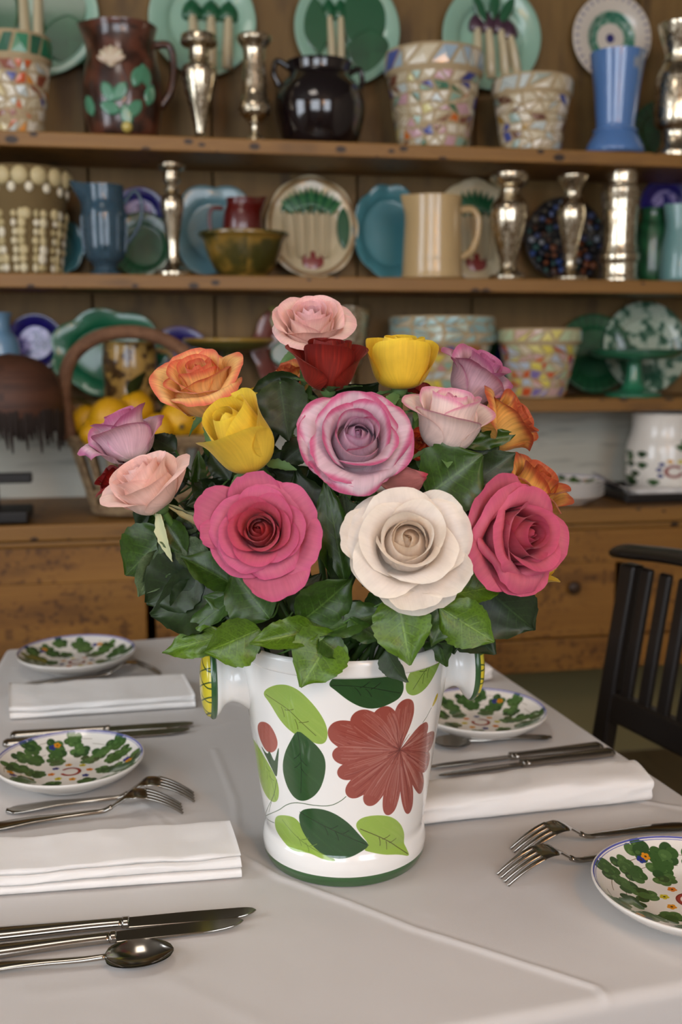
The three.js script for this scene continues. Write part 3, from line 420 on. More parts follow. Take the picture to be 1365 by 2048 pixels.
const ROSES = [
  { x: 522, y: 1062, d: 0.9, dir: [-0.05, 0.3, 1], rpx: 108, style: 'open', tex: 'hot', seed: 1, ruffle: 0.016, N: 28, kc: 0.56, tin: '#f6b49c', tout: '#f6ecff', guard: [[155, 1.32, 0.6, 20], [98, 1.12, 0.6, 30], [292, 1.5, 0.7, 0], [338, 1.22, 0.7, 30], [30, 1.1, 0.7], [215, 1.0], [182, 1.15, 0.35, 20]], label: 'wide open hot pink rose with a coppery swirl, low at the left front' },
  { x: 815, y: 1085, d: 0.895, dir: [0.02, 0.42, 1], rpx: 124, style: 'half', tex: 'cream', seed: 2, ruffle: 0.016, Lo: 1.3, lift: 0.62, t1: 0.68, tin: '#fff4e6', tout: '#ffffff', guard: [[170, 1.12, 0.55, 40], [45, 1.1, 0.5, 40], [322, 1.22, 0.55, 20], [280, 1.18, 0.6, 20], [105, 0.95, 0.6], [225, 1.0]], label: 'wide open cream white rose low at the front, between two hot pink roses', pale: false },
  { x: 1032, y: 1072, d: 0.93, dir: [0.55, 0.25, 1], rpx: 112, style: 'half', tex: 'hot', seed: 3, ruffle: 0.014, tin: '#f4b8a8', tout: '#fff0f4', lift: 0.5, guard: [[150, 1.2, 0.8, 30], [300, 1.1, 0.8, 40], [240, 1.15, 0.8, 60]], label: 'hot pink rose turned to the right, beside the cream rose' },
  { x: 715, y: 878, d: 0.905, dir: [0.1, 0.5, 1], rpx: 112, style: 'half', tex: 'lav', tex2: 'lavin', seed: 4, ruffle: 0.016, Lo: 1.3, lift: 0.6, t1: 0.66, tin: '#fcf0fa', tout: '#ffffff', guard: [[188, 1.14, 0.75, 20], [5, 1.05, 0.75, 40], [58, 1.0, 0.6, 30], [268, 1.0, 0.7, 20], [232, 1.1, 0.6, 20], [125, 0.95, 0.6]], label: 'lavender rose with magenta petal edges, in the middle of the bouquet', extra: [[760, 965, 0.93, 850, 960, 0.9, 0.36, 30, 0.1, '#d99a8c']], sepals: 0.9 },
  { x: 478, y: 872, d: 0.925, dir: [-0.5, 0.85, 0.55], rpx: 110, style: 'bud', tex: 'yellow', seed: 5, Li: 1.62, Lo: 1.55, label: 'tall yellow rose bud leaning left above the left hot pink rose' },
  { x: 408, y: 775, d: 0.975, dir: [-0.22, 0.9, 0.55], rpx: 104, style: 'half', tex: 'orange', seed: 6, c1: 88, label: 'orange and yellow rose with coral petal edges at the upper left' },
  { x: 250, y: 870, d: 0.99, dir: [-0.35, 0.9, 0.05], rpx: 96, style: 'half', tex: 'mauve', seed: 7, N: 18, c1: 95, Li: 1.15, Lo: 1.3, side: 0.4, label: 'mauve rose with dusky rolled petals at the far left of the bouquet' },
  { x: 292, y: 968, d: 0.94, dir: [-0.45, 0.85, 0.32], rpx: 100, style: 'half', tex: 'pale', seed: 8, Li: 1.12, Lo: 1.2, N: 28, c1: 70, ruffle: 0.014, tout: '#fff2ea', label: 'pale pink ruffled rose with greenish outer petals, below the mauve one at far left', pale: true, sepals: 1.1 },
  { x: 622, y: 652, d: 1.0, dir: [0.05, 0.85, 0.6], rpx: 92, style: 'half', tex: 'top', seed: 9, kc: 0.55, c1: 80, N: 30, Lo: 1.2, tout: '#fff6e8', label: 'soft pink rose with a tight frilled heart, topmost of the bouquet' },
  { x: 660, y: 712, d: 0.965, dir: [0.05, 1, 0.12], rpx: 98, style: 'bud', tex: 'red', seed: 10, cj: 14, Li: 1.2, N: 18, c1: 30, t1: 0.54, Lo: 1.22, label: 'dark red rose seen from the side just below the topmost pink rose', sepals: -0.1 },
  { x: 802, y: 712, d: 0.975, dir: [0.02, 1, 0.12], rpx: 98, style: 'bud', tex: 'yellow', seed: 11, tip: 0.09, side: 0.04, Li: 1.32, Lo: 1.3, c1: -8, label: 'upright yellow rose bud at the upper right beside the red rose', tout: '#fff8d8' },
  { x: 902, y: 828, d: 0.935, dir: [0.16, 1, 0.2], rpx: 104, style: 'bud', tex: 'blush', seed: 12, t1: 0.6, N: 18, c1: 70, side: 0.3, Lo: 1.3, Li: 1.3, label: 'blush and cream rose with pink edges right of the lavender rose' },
  { x: 955, y: 758, d: 1.02, dir: [0.5, 0.9, 0.25], rpx: 86, style: 'half', tex: 'mauve', seed: 13, N: 18, label: 'mauve pink rose behind the blush rose at the upper right' },
  { x: 1012, y: 850, d: 1.0, dir: [0.75, 0.5, 0.25], rpx: 84, style: 'half', tex: 'flame', seed: 14, N: 18, c1: 80, label: 'burnt orange rose with browned edges at the far right, half behind the blush rose' },
  { x: 1060, y: 985, d: 1.0, dir: [0.5, 0.75, 0.2], rpx: 96, style: 'half', tex: 'flame', seed: 15, N: 18, side: 0.3, tin: '#fff0a0', label: 'yellow orange rose behind the right hot pink rose' },
  { x: 515, y: 805, d: 1.06, dir: [0.1, 1, 0.2], rpx: 48, style: 'bud', tex: 'yellow', seed: 16, N: 14, label: 'yellow rose mostly hidden behind the orange rose and a dark leaf' },
  { x: 585, y: 760, d: 1.05, dir: [-0.4, 0.8, 0.4], rpx: 56, style: 'half', tex: 'flame', seed: 17, N: 16, label: 'orange edged yellow rose mostly hidden below the topmost pink rose' },
  { x: 838, y: 790, d: 1.04, dir: [0.1, 1, 0.1], rpx: 46, style: 'bud', tex: 'red', seed: 18, N: 14, label: 'dark red rose mostly hidden behind the upright yellow bud' },
  { x: 1080, y: 1135, d: 1.02, dir: [0.5, 0.4, 0.1], rpx: 48, style: 'bud', tex: 'yellow', seed: 19, N: 14, label: 'yellow rose mostly hidden behind the right hot pink rose' },
  { x: 838, y: 890, d: 1.02, dir: [0.1, 0.6, 0.8], rpx: 40, style: 'half', tex: 'flame', seed: 20, N: 14, tout: '#ff9a8a', label: 'small red and yellow rose deep between the lavender and blush roses' },
  { x: 225, y: 965, d: 1.0, dir: [-0.6, 0.5, 0.2], rpx: 46, style: 'half', tex: 'red', seed: 21, N: 14, tin: '#ffc0d0', tout: '#ffb8d8', label: 'dark crimson rose mostly hidden behind the pale pink rose at far left' },
];
ROSES.forEach(rose);
// ---------------------------------------------------------------- leafy sprigs: each has a stem from the vase and its leaves
const SPRIGS = [
  ['leafy green sprig hanging over the vase rim at the left front', [430, 1255, 0.95], [
    [455, 1270, 0.935, 322, 1302, 0.945, 0.19, 10, 0.1, 2], [520, 1258, 0.925, 414, 1308, 0.915, 0.38, -15, 0.15, 2], [640, 1258, 0.93, 505, 1288, 0.915, 0.2, 15, -0.1, 2], [500, 1175, 0.94, 345, 1278, 0.95, 0.16, 30, 0.1, 1], [480, 1195, 0.955, 300, 1225, 0.965, 0.32, 20, 0.1, 0]]],
  ['bright green sprig draping down the middle of the white vase front', [650, 1250, 0.95], [
    [610, 1215, 0.94, 668, 1262, 0.925, 0.34, -10, 0.15, 1], [720, 1200, 0.935, 700, 1262, 0.925, 0.36, 5, 0.12, 0], [760, 1225, 0.935, 850, 1290, 0.925, 0.3, 20, 0.2, 0], [670, 1268, 0.93, 604, 1364, 0.905, 0.42, 10, 0.22, 2], [640, 1278, 0.925, 690, 1312, 0.915, 0.36, -20, 0.2, 1], [770, 1225, 0.925, 632, 1262, 0.92, 0.22, 30, 0.2, 1], [795, 1185, 0.915, 818, 1326, 0.9, 0.37, 8, 0.12, 2], [700, 1235, 0.92, 758, 1292, 0.92, 0.3, 35, 0.3, 1]]],
  ['dark green sprig over the vase rim at the right front', [890, 1215, 0.95], [
    [850, 1225, 0.94, 925, 1275, 0.935, 0.36, 0, 0.1, 0], [905, 1200, 0.925, 866, 1290, 0.915, 0.24, -10, 0.12, 1], [772, 1296, 0.92, 796, 1366, 0.905, 0.3, 50, 0.35, 0], [880, 1215, 0.92, 986, 1284, 0.91, 0.36, 10, 0.15, 2], [960, 1165, 0.955, 1068, 1262, 0.96, 0.4, 12, 0.08, 0], [905, 1190, 0.93, 1012, 1166, 0.925, 0.28, -25, 0.12, 2], [930, 1185, 0.965, 978, 1262, 0.96, 0.3, -15, 0.1, 0]]],
  ['sprig with broad dull green leaves at the left edge of the bouquet', [345, 1075, 0.99], [
    [340, 1062, 0.97, 252, 1150, 0.97, 0.44, 5, 0.1, 1], [320, 1100, 0.975, 282, 1192, 0.965, 0.3, -20, 0.1, 3], [405, 1130, 0.965, 292, 1206, 0.97, 0.4, 10, 0.1, 0], [400, 1160, 0.97, 345, 1232, 0.965, 0.34, -10, 0.1, 0], [355, 1080, 0.96, 420, 1140, 0.955, 0.3, 0, 0.1, 3], [330, 1040, 0.96, 372, 1110, 0.955, 0.3, 10, 0.1, 1]]],
  ['sprig of mid green leaves below the left hot pink rose', [560, 1200, 0.96], [
    [470, 1172, 0.945, 368, 1112, 0.935, 0.28, 15, 0.1, 1], [540, 1238, 0.93, 462, 1142, 0.935, 0.4, -10, 0.12, 1], [600, 1245, 0.935, 702, 1168, 0.915, 0.36, 20, 0.15, 1], [585, 1225, 0.945, 640, 1150, 0.94, 0.3, -5, 0.1, 0], [520, 1230, 0.95, 410, 1190, 0.95, 0.25, 10, 0.1, 1]]],
  ['upright sprig of dark leaves in the gap between the hot pink and cream roses', [665, 1160, 0.97], [
    [640, 1085, 0.95, 592, 945, 0.945, 0.28, 0, 0.1, 0], [690, 1165, 0.94, 648, 958, 0.925, 0.15, -15, 0.1, 1], [665, 1115, 0.955, 622, 1040, 0.94, 0.3, 20, 0.1, 0], [700, 1180, 0.945, 660, 1080, 0.935, 0.25, 20, 0.1, 0], [705, 1130, 0.96, 690, 985, 0.955, 0.22, 15, 0.1, 3]]],
  ['sprig with one large veined leaf right of the lavender rose', [880, 1020, 0.97], [
    [856, 990, 0.935, 962, 912, 0.925, 0.5, 0, 0.06, 1], [945, 965, 0.965, 1032, 908, 0.965, 0.3, 10, 0.1, 0], [900, 1010, 0.96, 925, 1100, 0.95, 0.3, 0, 0.1, 0], [870, 1000, 0.97, 950, 1060, 0.965, 0.32, 10, 0.1, 0]]],
  ['dark leafy sprig between the orange rose and the red rose', [585, 870, 1.0], [
    [560, 760, 0.985, 575, 872, 0.965, 0.36, 5, 0.12, 0], [600, 758, 0.985, 500, 780, 0.99, 0.18, 20, 0.12, 0], [620, 880, 0.985, 560, 930, 0.975, 0.3, 0, 0.1, 0], [610, 960, 0.97, 545, 940, 0.97, 0.26, 10, 0.1, 0]]],
  ['small leafy sprig at the far right below the orange roses', [960, 900, 1.0], [
    [930, 890, 0.985, 1040, 865, 0.98, 0.14, 10, 0.05, 1], [940, 930, 0.99, 1000, 880, 0.985, 0.3, 0, 0.1, 0], [985, 1000, 0.99, 935, 1060, 0.97, 0.3, 0, 0.1, 1]]],
  ['narrow leaved sprig at the left behind the pale pink rose', [400, 985, 1.0], [
    [395, 985, 0.99, 398, 905, 0.985, 0.16, 10, 0.05, 1], [430, 990, 0.985, 375, 1010, 0.975, 0.3, 0, 0.1, 0], [460, 960, 0.985, 420, 905, 0.985, 0.3, 0, 0.1, 0], [400, 1030, 0.98, 345, 1065, 0.97, 0.3, 0, 0.1, 3]]],
];
SPRIGS.forEach(([label, c, leaves], k) => {
  const foot = FOOT(300 + k), g = thing('leafy_sprig', label, 'foliage', foot), cp = atD(...c), neck = V(VASE.x + (cp.x - VASE.x) * 0.55, TY + 0.215, VASE.z + (cp.z - VASE.z) * 0.75), path = [foot, V(mix(foot.x, neck.x, 0.7), TY + 0.12, mix(foot.z, neck.z, 0.7)), neck, cp];
  if (cp.y < TY + 0.24) { path[2] = V(neck.x, TY + 0.236, neck.z); }
  part('stem', tube(path.map((p) => p.clone().sub(foot)), 0.0026, 24, 6), mDarkStem, g);
  for (const l of leaves) addLeaf(g, l, [path[2], cp]);
});
{ // the filling of darker leaves inside the bouquet, each on one of eight sprigs
  const R = rng(404), where = ['rear left', 'rear middle', 'rear right', 'left heart', 'middle heart', 'right heart', 'lower left', 'lower right'], C = [[400, 960, 1.05], [640, 900, 1.07], [900, 920, 1.06], [470, 1040, 1.0], [660, 1010, 1.0], [880, 1060, 1.01], [480, 1170, 0.99], [850, 1180, 0.99]];
  C.forEach(([x, y, d], k) => {
    const foot = FOOT(340 + k), g = thing('leafy_sprig', 'dark sprig filling the ' + where[k] + ' of the bouquet', 'foliage', foot), cp = atD(x, y, d), neck = V(mix(VASE.x, cp.x, 0.45), TY + 0.236, mix(VASE.z, cp.z, 0.5));
    part('stem', tube([foot, V(mix(foot.x, neck.x, 0.7), TY + 0.12, mix(foot.z, neck.z, 0.7)), neck, cp].map((p) => p.clone().sub(foot)), 0.0026, 24, 6), mDarkStem, g);
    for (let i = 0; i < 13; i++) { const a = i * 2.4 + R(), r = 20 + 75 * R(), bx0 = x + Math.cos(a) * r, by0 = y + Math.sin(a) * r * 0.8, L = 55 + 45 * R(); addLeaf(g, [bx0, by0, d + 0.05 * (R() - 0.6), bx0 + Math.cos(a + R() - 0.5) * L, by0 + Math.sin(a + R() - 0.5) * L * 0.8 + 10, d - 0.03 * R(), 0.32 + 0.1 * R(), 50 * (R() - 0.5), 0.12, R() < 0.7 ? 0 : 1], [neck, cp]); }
  });
}

// ---------------------------------------------------------------- crockery on the dresser (placed in the dresser's frame)
const pxW = (xl, xr, y, z) => atZ(xr, y, z).x - atZ(xl, y, z).x;
function standing(name, label, cat, xl, xr, ytop, shelf, z, group, turn = 0) { // a thing of revolution: its widest span and its top in the photograph
  const x = atZ((xl + xr) / 2, ytop, z), R = pxW(xl, xr, ytop, z) / 2, Hh = x.y - shelf, g = thing(name, label, cat, loc(x.x, shelf + 0.0008, z), BETA + turn, group);
  return { g, R, H: Hh, mk: (pts, R2 = R, H2 = Hh) => pts.map(([r, y, s]) => [Math.max(r * R2, 1e-4), y * H2, s]) };
}
// mercury glass: silvered, a little mottled
const TXmerc = dtex(256, 256, (u, v) => { const n = fbm(u * 24, v * 24, 131, 4), s = sst(0.56, 0.75, fbm(u * 60, v * 60, 133, 3)); return [255, 0.15 * 255 * (0.45 + 0.9 * n) + 90 * s, 255]; }, false); TXmerc.repeat.set(2, 2);
const TXmercC = dtex(256, 256, (u, v) => { const s = sst(0.56, 0.78, fbm(u * 40, v * 40, 137, 4)) * 0.5; return [mix(220, 140, s), mix(208, 110, s), mix(184, 70, s)]; }); TXmercC.repeat.set(2, 2);
const mMerc = new THREE.MeshPhysicalMaterial({ map: TXmercC, metalness: 1, roughness: 1, roughnessMap: TXmerc, bumpMap: TXmerc, bumpScale: 0.0006 });
function mercury(label, xl, xr, yt, shelf, z, prof, rings = []) {
  const { g, R, H: h, mk } = standing('mercury_glass_vase', label, 'vase', xl, xr, yt, shelf, z);
  part('body', lathe(mk(prof), 40, 4), mMerc, g);
  for (const [r, y, t, n] of rings) part(n ?? 'ring', new THREE.TorusGeometry(r * R, t * R, 8, 40).rotateX(Math.PI / 2).translate(0, y * h, 0), mMerc, g);
}
mercury('silver mercury-glass vase with broad shoulders and narrow foot on the top shelf', 361, 434, 70, S1, -2.625, [[0.55, 0, 1], [0.5, 0.02], [0.3, 0.06], [0.32, 0.1], [0.5, 0.25], [0.8, 0.45], [0.98, 0.63], [0.9, 0.7], [0.5, 0.74], [0.5, 0.86], [0.62, 0.88], [0.97, 0.9], [0.97, 0.99, 1], [0.86, 1], [0.6, 0.95], [0.5, 0.8]], [[0.98, 0.92, 0.06], [0.52, 0.78, 0.05]]);
mercury('slim silver mercury-glass vase with flared lip left of the black jar', 473, 543, 72, S1, -2.625, [[0.6, 0, 1], [0.55, 0.03], [0.25, 0.08], [0.25, 0.16], [0.45, 0.2], [0.85, 0.26], [0.9, 0.34], [0.7, 0.45], [0.66, 0.6], [0.62, 0.78], [0.68, 0.88], [0.98, 0.95], [1, 0.99, 1], [0.9, 1], [0.6, 0.9]], [[0.92, 0.3, 0.05], [0.28, 0.18, 0.06], [0.97, 0.97, 0.05]]);
mercury('silver mercury-glass pitcher cut by the right edge on the top shelf', 1322, 1404, 48, S1, -2.64, [[0.85, 0, 1], [0.85, 0.04], [0.7, 0.1], [0.7, 0.2], [0.95, 0.24], [0.95, 0.6], [0.75, 0.68], [0.6, 0.74], [0.85, 0.9], [1, 0.99, 1], [0.9, 1], [0.6, 0.8]], [[0.97, 0.26, 0.05], [0.97, 0.58, 0.05], [0.66, 0.72, 0.05]]);
mercury('tall silver mercury-glass candlestick with a ribbed stem on the middle shelf', 302, 383, 326, S2, -2.63, [[1, 0, 1], [1, 0.03], [0.85, 0.05], [0.5, 0.08], [0.32, 0.13], [0.3, 0.3], [0.34, 0.36], [0.48, 0.5], [0.6, 0.62], [0.52, 0.7], [0.25, 0.74], [0.28, 0.8], [0.42, 0.86], [0.42, 0.92], [0.66, 0.95], [0.68, 0.99, 1], [0.5, 1], [0.3, 0.95]], Array.from({ length: 16 }, (_, i) => [0.33 + 0.17 * Math.sin(Math.PI * (i / 15) * 0.8), 0.32 + i * 0.026, 0.03]).concat([[0.34, 0.76, 0.06], [0.4, 0.84, 0.06], [0.66, 0.97, 0.05]]));
mercury('round bellied silver mercury-glass vase on a foot right of the second asparagus platter', 984, 1058, 344, S2, -2.635, [[0.95, 0, 1], [0.95, 0.03], [0.5, 0.08], [0.38, 0.13], [0.5, 0.22], [0.8, 0.4], [0.97, 0.58], [0.9, 0.7], [0.55, 0.78], [0.52, 0.84], [0.8, 0.88], [0.98, 0.93], [1, 0.98, 1], [0.85, 1], [0.5, 0.86]], [[0.96, 0.03, 0.04], [0.55, 0.8, 0.06], [0.97, 0.95, 0.05], [0.42, 0.14, 0.06]]);
mercury('small waisted silver mercury-glass vase in front of the dark jewelled plate', 1112, 1182, 350, S2, -2.635, [[0.98, 0, 1], [0.98, 0.03], [0.5, 0.07], [0.3, 0.12], [0.34, 0.24], [0.55, 0.42], [0.76, 0.6], [0.72, 0.7], [0.45, 0.78], [0.48, 0.86], [0.78, 0.95], [0.82, 0.99, 1], [0.7, 1], [0.42, 0.86]], [[0.36, 0.14, 0.06], [0.36, 0.22, 0.06], [0.46, 0.8, 0.05], [0.8, 0.97, 0.05]]);
mercury('straight silver mercury-glass cylinder with ringed bands on the middle shelf', 1208, 1283, 340, S2, -2.635, [[1, 0, 1], [1, 0.02], [0.94, 0.05], [0.94, 0.16], [1, 0.18], [1, 0.24], [0.9, 0.27], [0.9, 0.72], [0.94, 0.75], [0.98, 0.82], [0.88, 0.86], [0.86, 0.97], [0.8, 1, 1], [0.0001, 1]], [[0.98, 0.19, 0.06], [0.98, 0.24, 0.06], [0.93, 0.3, 0.04], [0.93, 0.74, 0.05], [0.95, 0.79, 0.06], [0.9, 0.84, 0.05]]);
mercury('tapered silver goblet on the lower shelf behind the red rose', 654, 742, 613, S3, -2.72, [[0.7, 0, 1], [0.68, 0.03], [0.3, 0.08], [0.26, 0.2], [0.5, 0.32], [0.72, 0.5], [0.9, 0.8], [1, 0.99, 1], [0.96, 1], [0.84, 0.8], [0.6, 0.45]], [[0.3, 0.22, 0.06], [0.99, 0.985, 0.035]]);

// mosaic: jittered shards with their own edges, set in a grout-coloured pot
const shardMats = new Map();
const shardM = (h) => { if (!shardMats.has(h)) shardMats.set(h, glaze(h, { roughness: 0.28, flatShading: true })); return shardMats.get(h); };
function mosaicSkin(g, rf, y0, y1, rows, cols, pal, seed, th = 0.0025, cut = 0.45) {
  const R = rng(seed), P = [], tri = Math.PI * 2 / cols;
  for (let j = 0; j <= rows; j++) { P.push([]); for (let i = 0; i < cols; i++) { const edge = j === 0 || j === rows; P[j].push([(i + (j % 2) * 0.5 + (R() - 0.5) * 0.62) * tri, mix(y0, y1, (j + (edge ? 0 : (R() - 0.5) * 0.6)) / rows)]); } }
  for (let j = 0; j < rows; j++) for (let i = 0; i < cols; i++) {
    const k = (i + 1) % cols, w = (p, q) => [p[0] + (q ? Math.PI * 2 : 0), p[1]], a = P[j][i], b = w(P[j][k], k === 0), c = w(P[j + 1][k], k === 0), d = P[j + 1][i];
    const polys = R() < cut ? (R() < 0.5 ? [[a, b, c], [a, c, d]] : [[a, b, d], [b, c, d]]) : [[a, b, c, d]];
    for (const q of polys) {
      const cx = q.reduce((s, p) => s + p[0], 0) / q.length, cy = q.reduce((s, p) => s + p[1], 0) / q.length, f = q.length === 3 ? 0.68 : 0.78, inn = q.map(([x, y]) => [cx + (x - cx) * f, cy + (y - cy) * f]), lift = th * (0.7 + 0.6 * R());
      const at = ([x, y], e) => { const r = rf(y) + e; return [r * Math.sin(x), y, r * Math.cos(x)]; }, v = [], top = inn.map((p) => at(p, lift)), bot = inn.map((p) => at(p, -0.001)), m = at([cx, cy], lift * 1.1);
      for (let n = 0; n < top.length; n++) { const t = (n + 1) % top.length; v.push(...m, ...top[n], ...top[t], ...top[n], ...bot[n], ...bot[t], ...top[n], ...bot[t], ...top[t]); }
      const geo = new THREE.BufferGeometry(); geo.setAttribute('position', new THREE.Float32BufferAttribute(v, 3)); geo.computeVertexNormals();
      part('shard', geo, shardM(pal[Math.floor(R() * pal.length)]), g);
    }
  }
}
const mGrout = M(0xb09c78, 0.85);
function mosaicPot(label, xl, xr, yt, shelf, z, taper, bandH, pal, palRim, rows, cols, seed, rimCols) {
  const { g, R, H: h } = standing('mosaic_flowerpot', label, 'flowerpot', xl, xr, yt, shelf, z), rim = 1 - bandH, r1 = R * 0.92, r0 = R * taper, rf = (y) => mix(r0, r1, y / (rim * h)), e = 0.003;
  part('pot', lathe([[1e-4, 0], [r0 - e, 0, 1], [r0, 0.003], [r1 - e, rim * h, 1], [R - e, rim * h + 0.002, 1], [R - e * 1.3, h, 1], [R * 0.88, h, 1], [r1 * 0.86, rim * h], [r0 * 0.86, 0.012, 1], [1e-4, 0.012]], 48, 3), mGrout, g);
  mosaicSkin(g, (y) => rf(y) - e * 0.4, 0.004, rim * h - 0.002, rows, cols, pal, seed); mosaicSkin(g, () => R - e, rim * h + 0.004, h - 0.002, bandH > 0.3 ? 3 : 1, rimCols ?? Math.round(cols * 0.9), palRim, seed + 1, 0.0025, 0.6);
}
const CR = [0xd8cdb2, 0xcfc3a4, 0xe0d8c4, 0xc9bd9f, 0xbfc9c4];
mosaicPot('mosaic flowerpot with a green tiled rim cut by the left edge on the top shelf', -52, 104, 78, S1, -2.69, 0.66, 0.26, [...CR, ...CR.slice(0, 3), 0xd88a2c, 0x3a4690, 0xc9551c, 0xcab8a0, 0x8a4a34, 0xd6c48a], [0x2c7a58, 0x3c8a66, 0x246248, 0x5a9a78], 6, 17, 31);
mosaicPot('large cream mosaic flowerpot with green and orange chips on the top shelf', 772, 966, 110, S1, -2.705, 0.68, 0.24, [...CR, ...CR.slice(0, 3), 0x2a6a4a, 0x37408c, 0xc9661f, 0xd8d08a, 0x7a4632, 0xc9a0a8, 0x8fb09c], [...CR, 0x8a3a2a, 0x4a58a0, 0x9fb6c4, 0x3a7a58, 0xc9a0a8], 7, 19, 33, 16);
mosaicPot('smaller cream mosaic flowerpot left of the tall blue vase', 988, 1143, 162, S1, -2.675, 0.7, 0.25, [...CR, ...CR.slice(0, 3), 0x4a58a0, 0xb08a3a, 0x6a4434, 0x9ab0a4, 0xe6dcc8], [...CR, 0xa8b4a8, 0x8a7a58], 6, 17, 35, 15);
mosaicPot('wide mosaic bowl pot with pale blue rim tiles half hidden behind the upright yellow rose', 782, 988, 634, S3, -2.715, 0.6, 0.34, [...CR, 0xd8c24a, 0xc98a8a, 0x6a5a8a, 0x8fb09c, 0xb0703a], [0x8fb4b4, 0x9cc0bc, 0xb8c8b8, 0x84a8ac, 0xc8bca0], 6, 22, 37);
mosaicPot('colourful mosaic flowerpot of yellow, orange and lilac tiles beside the green cake stand', 998, 1160, 658, S3, -2.66, 0.62, 0.22, [0xd8c85a, 0xc8621f, 0x7a6aa0, 0xb4c0cc, 0xc8a4a0, 0xd0c4a8, 0xb8c8a0, 0xc84f22, 0xd6cc80], [0xd8cc70, 0xb8c8a0, 0xb4c4cc, 0xd0b0a0, 0xc8d0a8], 6, 19, 39, 18);

// plates: the axis looks into the room; hung on the planks or leaning on a shelf
function dish(R, depth = 0.16, o = {}) {
  const { lobes = 0, amp = 0.03, rim = 0.62, sx = 1, seg = 72 } = o, t = 0.05 * R, g = lathe([[1e-4, 0], [R * rim * 0.92, 0], [R * rim, R * 0.012], [R * (rim + 0.08), depth * R * 0.55], [R * 0.985, depth * R], [R, depth * R - t * 0.4], [R * 0.985, depth * R - t], [R * (rim + 0.1), depth * R * 0.5 - t * 1.2], [R * rim * 0.8, -t * 1.2], [1e-4, -t * 1.2]], seg, 4, (p) => { const a = Math.atan2(p.z, p.x), r = Math.hypot(p.x, p.z) / R, k = 1 + amp * sst(0.45, 1, r) * (lobes ? Math.abs(Math.cos(a * lobes / 2)) * 2 - 1 : 0); return V(p.x * k * sx, p.y + (lobes ? depth * R * 0.15 * sst(0.6, 1, r) * Math.cos(a * lobes) : 0), p.z * k); });
  const p = g.attributes.position, uv = g.attributes.uv; for (let i = 0; i < p.count; i++) uv.setXY(i, 0.5 + p.getX(i) / (2 * R * sx), 0.5 - p.getZ(i) / (2 * R));
  return g.rotateX(Math.PI / 2);
}
function plate(name, label, cx, cy, r, o = {}) {
  const { shelf, tilt = 9, z = ZB + 0.022, mat, depth = 0.16, group, spin = 0, front } = o, zz = front ?? z, c = atZ(cx, cy, zz), R = pxW(cx - r, cx + r, cy, zz) / 2, y = shelf === undefined ? c.y : shelf + R * Math.cos(tilt * D2R) * (1 + (o.lobes ? (o.amp ?? 0.03) : 0)) + 0.003, tl = shelf === undefined ? 2 : tilt, pz = front ?? (z + R * Math.sin(tl * D2R));
  const g = thing(name, label, o.cat ?? 'plate', loc(c.x, y, pz), BETA, group), body = part('dish', dish(R, depth, o), mat, g); g.userData.R = R;
  const inner = new THREE.Group(); inner.rotation.set(-tl * D2R, 0, spin * D2R); body.rotation.copy(inner.rotation);
  return { g, R, add: (n, geo, m, l) => { const q = part(n, geo, m, g, l); q.rotation.copy(inner.rotation); return q; } };
}
const mMint = glaze(0x8fb8a2), mCream = glaze(0xd2c4a0), mGreen = glaze(0x1d5a38), mPurple = glaze(0x4a3040), mTurq = glaze(0x48838c), mSky = glaze(0x668f98);
const TXleafG = dtex(256, 256, (u, v) => { const x = u - 0.5, y = v - 0.5, r = Math.hypot(x, y) * 2, a = Math.atan2(y, x), n = fbm(u * 9, v * 9, 151, 4), k = 0.5 + 0.5 * Math.cos(a * 26); const q = 0.55 * n + 0.3 * k * sst(0.15, 0.5, r); return [mix(14, 52, q), mix(58, 120, q), mix(34, 76, q)]; });
const TXcob = dtex(256, 256, (u, v) => { const x = u - 0.5, y = v - 0.5, r = Math.hypot(x, y) * 2, n = fbm(u * 12, v * 12, 157, 4), w = sst(0.6, 0.5, r) * sst(0.42, 0.6, n); return [mix(22, 150, w) + 20 * n, mix(20, 146, w) + 12 * n, mix(96, 180, w) + 40 * n]; });
const TXmot = dtex(256, 256, (u, v) => { const n = fbm(u * 14, v * 14, 161, 4), k = sst(0.42, 0.62, n); return [mix(180, 42, k), mix(198, 92, k), mix(178, 70, k)]; });
const TXrings = dtex(512, 512, (u, v) => { const x = u - 0.5, y = v - 0.5, r = Math.hypot(x, y) * 2, a = Math.atan2(y, x), n = fbm(u * 30, v * 30, 165, 3); let c = [216, 208, 194]; const g = sst(0.33, 0.37, r) * sst(0.63, 0.57, r); c = c.map((q, i) => mix(q, [52, 120, 96][i], g * (0.55 + 0.45 * sst(0.4, 0.6, n)))); c = c.map((q, i) => mix(q, [40, 44, 110][i], sst(0.12, 0.09, r))); const tick = sst(0.84, 0.86, r) * sst(0.97, 0.94, r) * (Math.cos(a * 34) > 0.35 ? 1 : 0); c = c.map((q, i) => mix(q, [134, 130, 150][i], tick * 0.75)); return c; });
const mt = (t, o = {}) => new THREE.MeshPhysicalMaterial({ map: t, roughness: 0.3, clearcoat: 0.7, clearcoatRoughness: 0.08, ...o });
const mLeafG = mt(TXleafG, { bumpMap: TXleafG, bumpScale: 0.004 }), mCob = mt(TXcob), mMot = mt(TXmot, { bumpMap: TXmot, bumpScale: 0.002 }), mRings = mt(TXrings);
function spear(len, r) { const g = sweep([V(0, 0, 0), V(0, len * 0.35, r * 0.25), V(0, len * 0.7, r * 0.3), V(0, len, 0)], (t) => [r * mix(1, 0.62, t) * (t > 0.97 ? 0.5 : 1), r * 0.6 * mix(1, 0.7, t)], 16, 10, V(1, 0, 0)); return g; }
const budTip = (r, len) => lathe([[1e-4, 0], [r * 0.9, 0.02 * len], [r * 1.05, 0.3 * len], [r * 0.8, 0.65 * len], [1e-4, len]], 10, 3).scale(1, 1, 0.6);
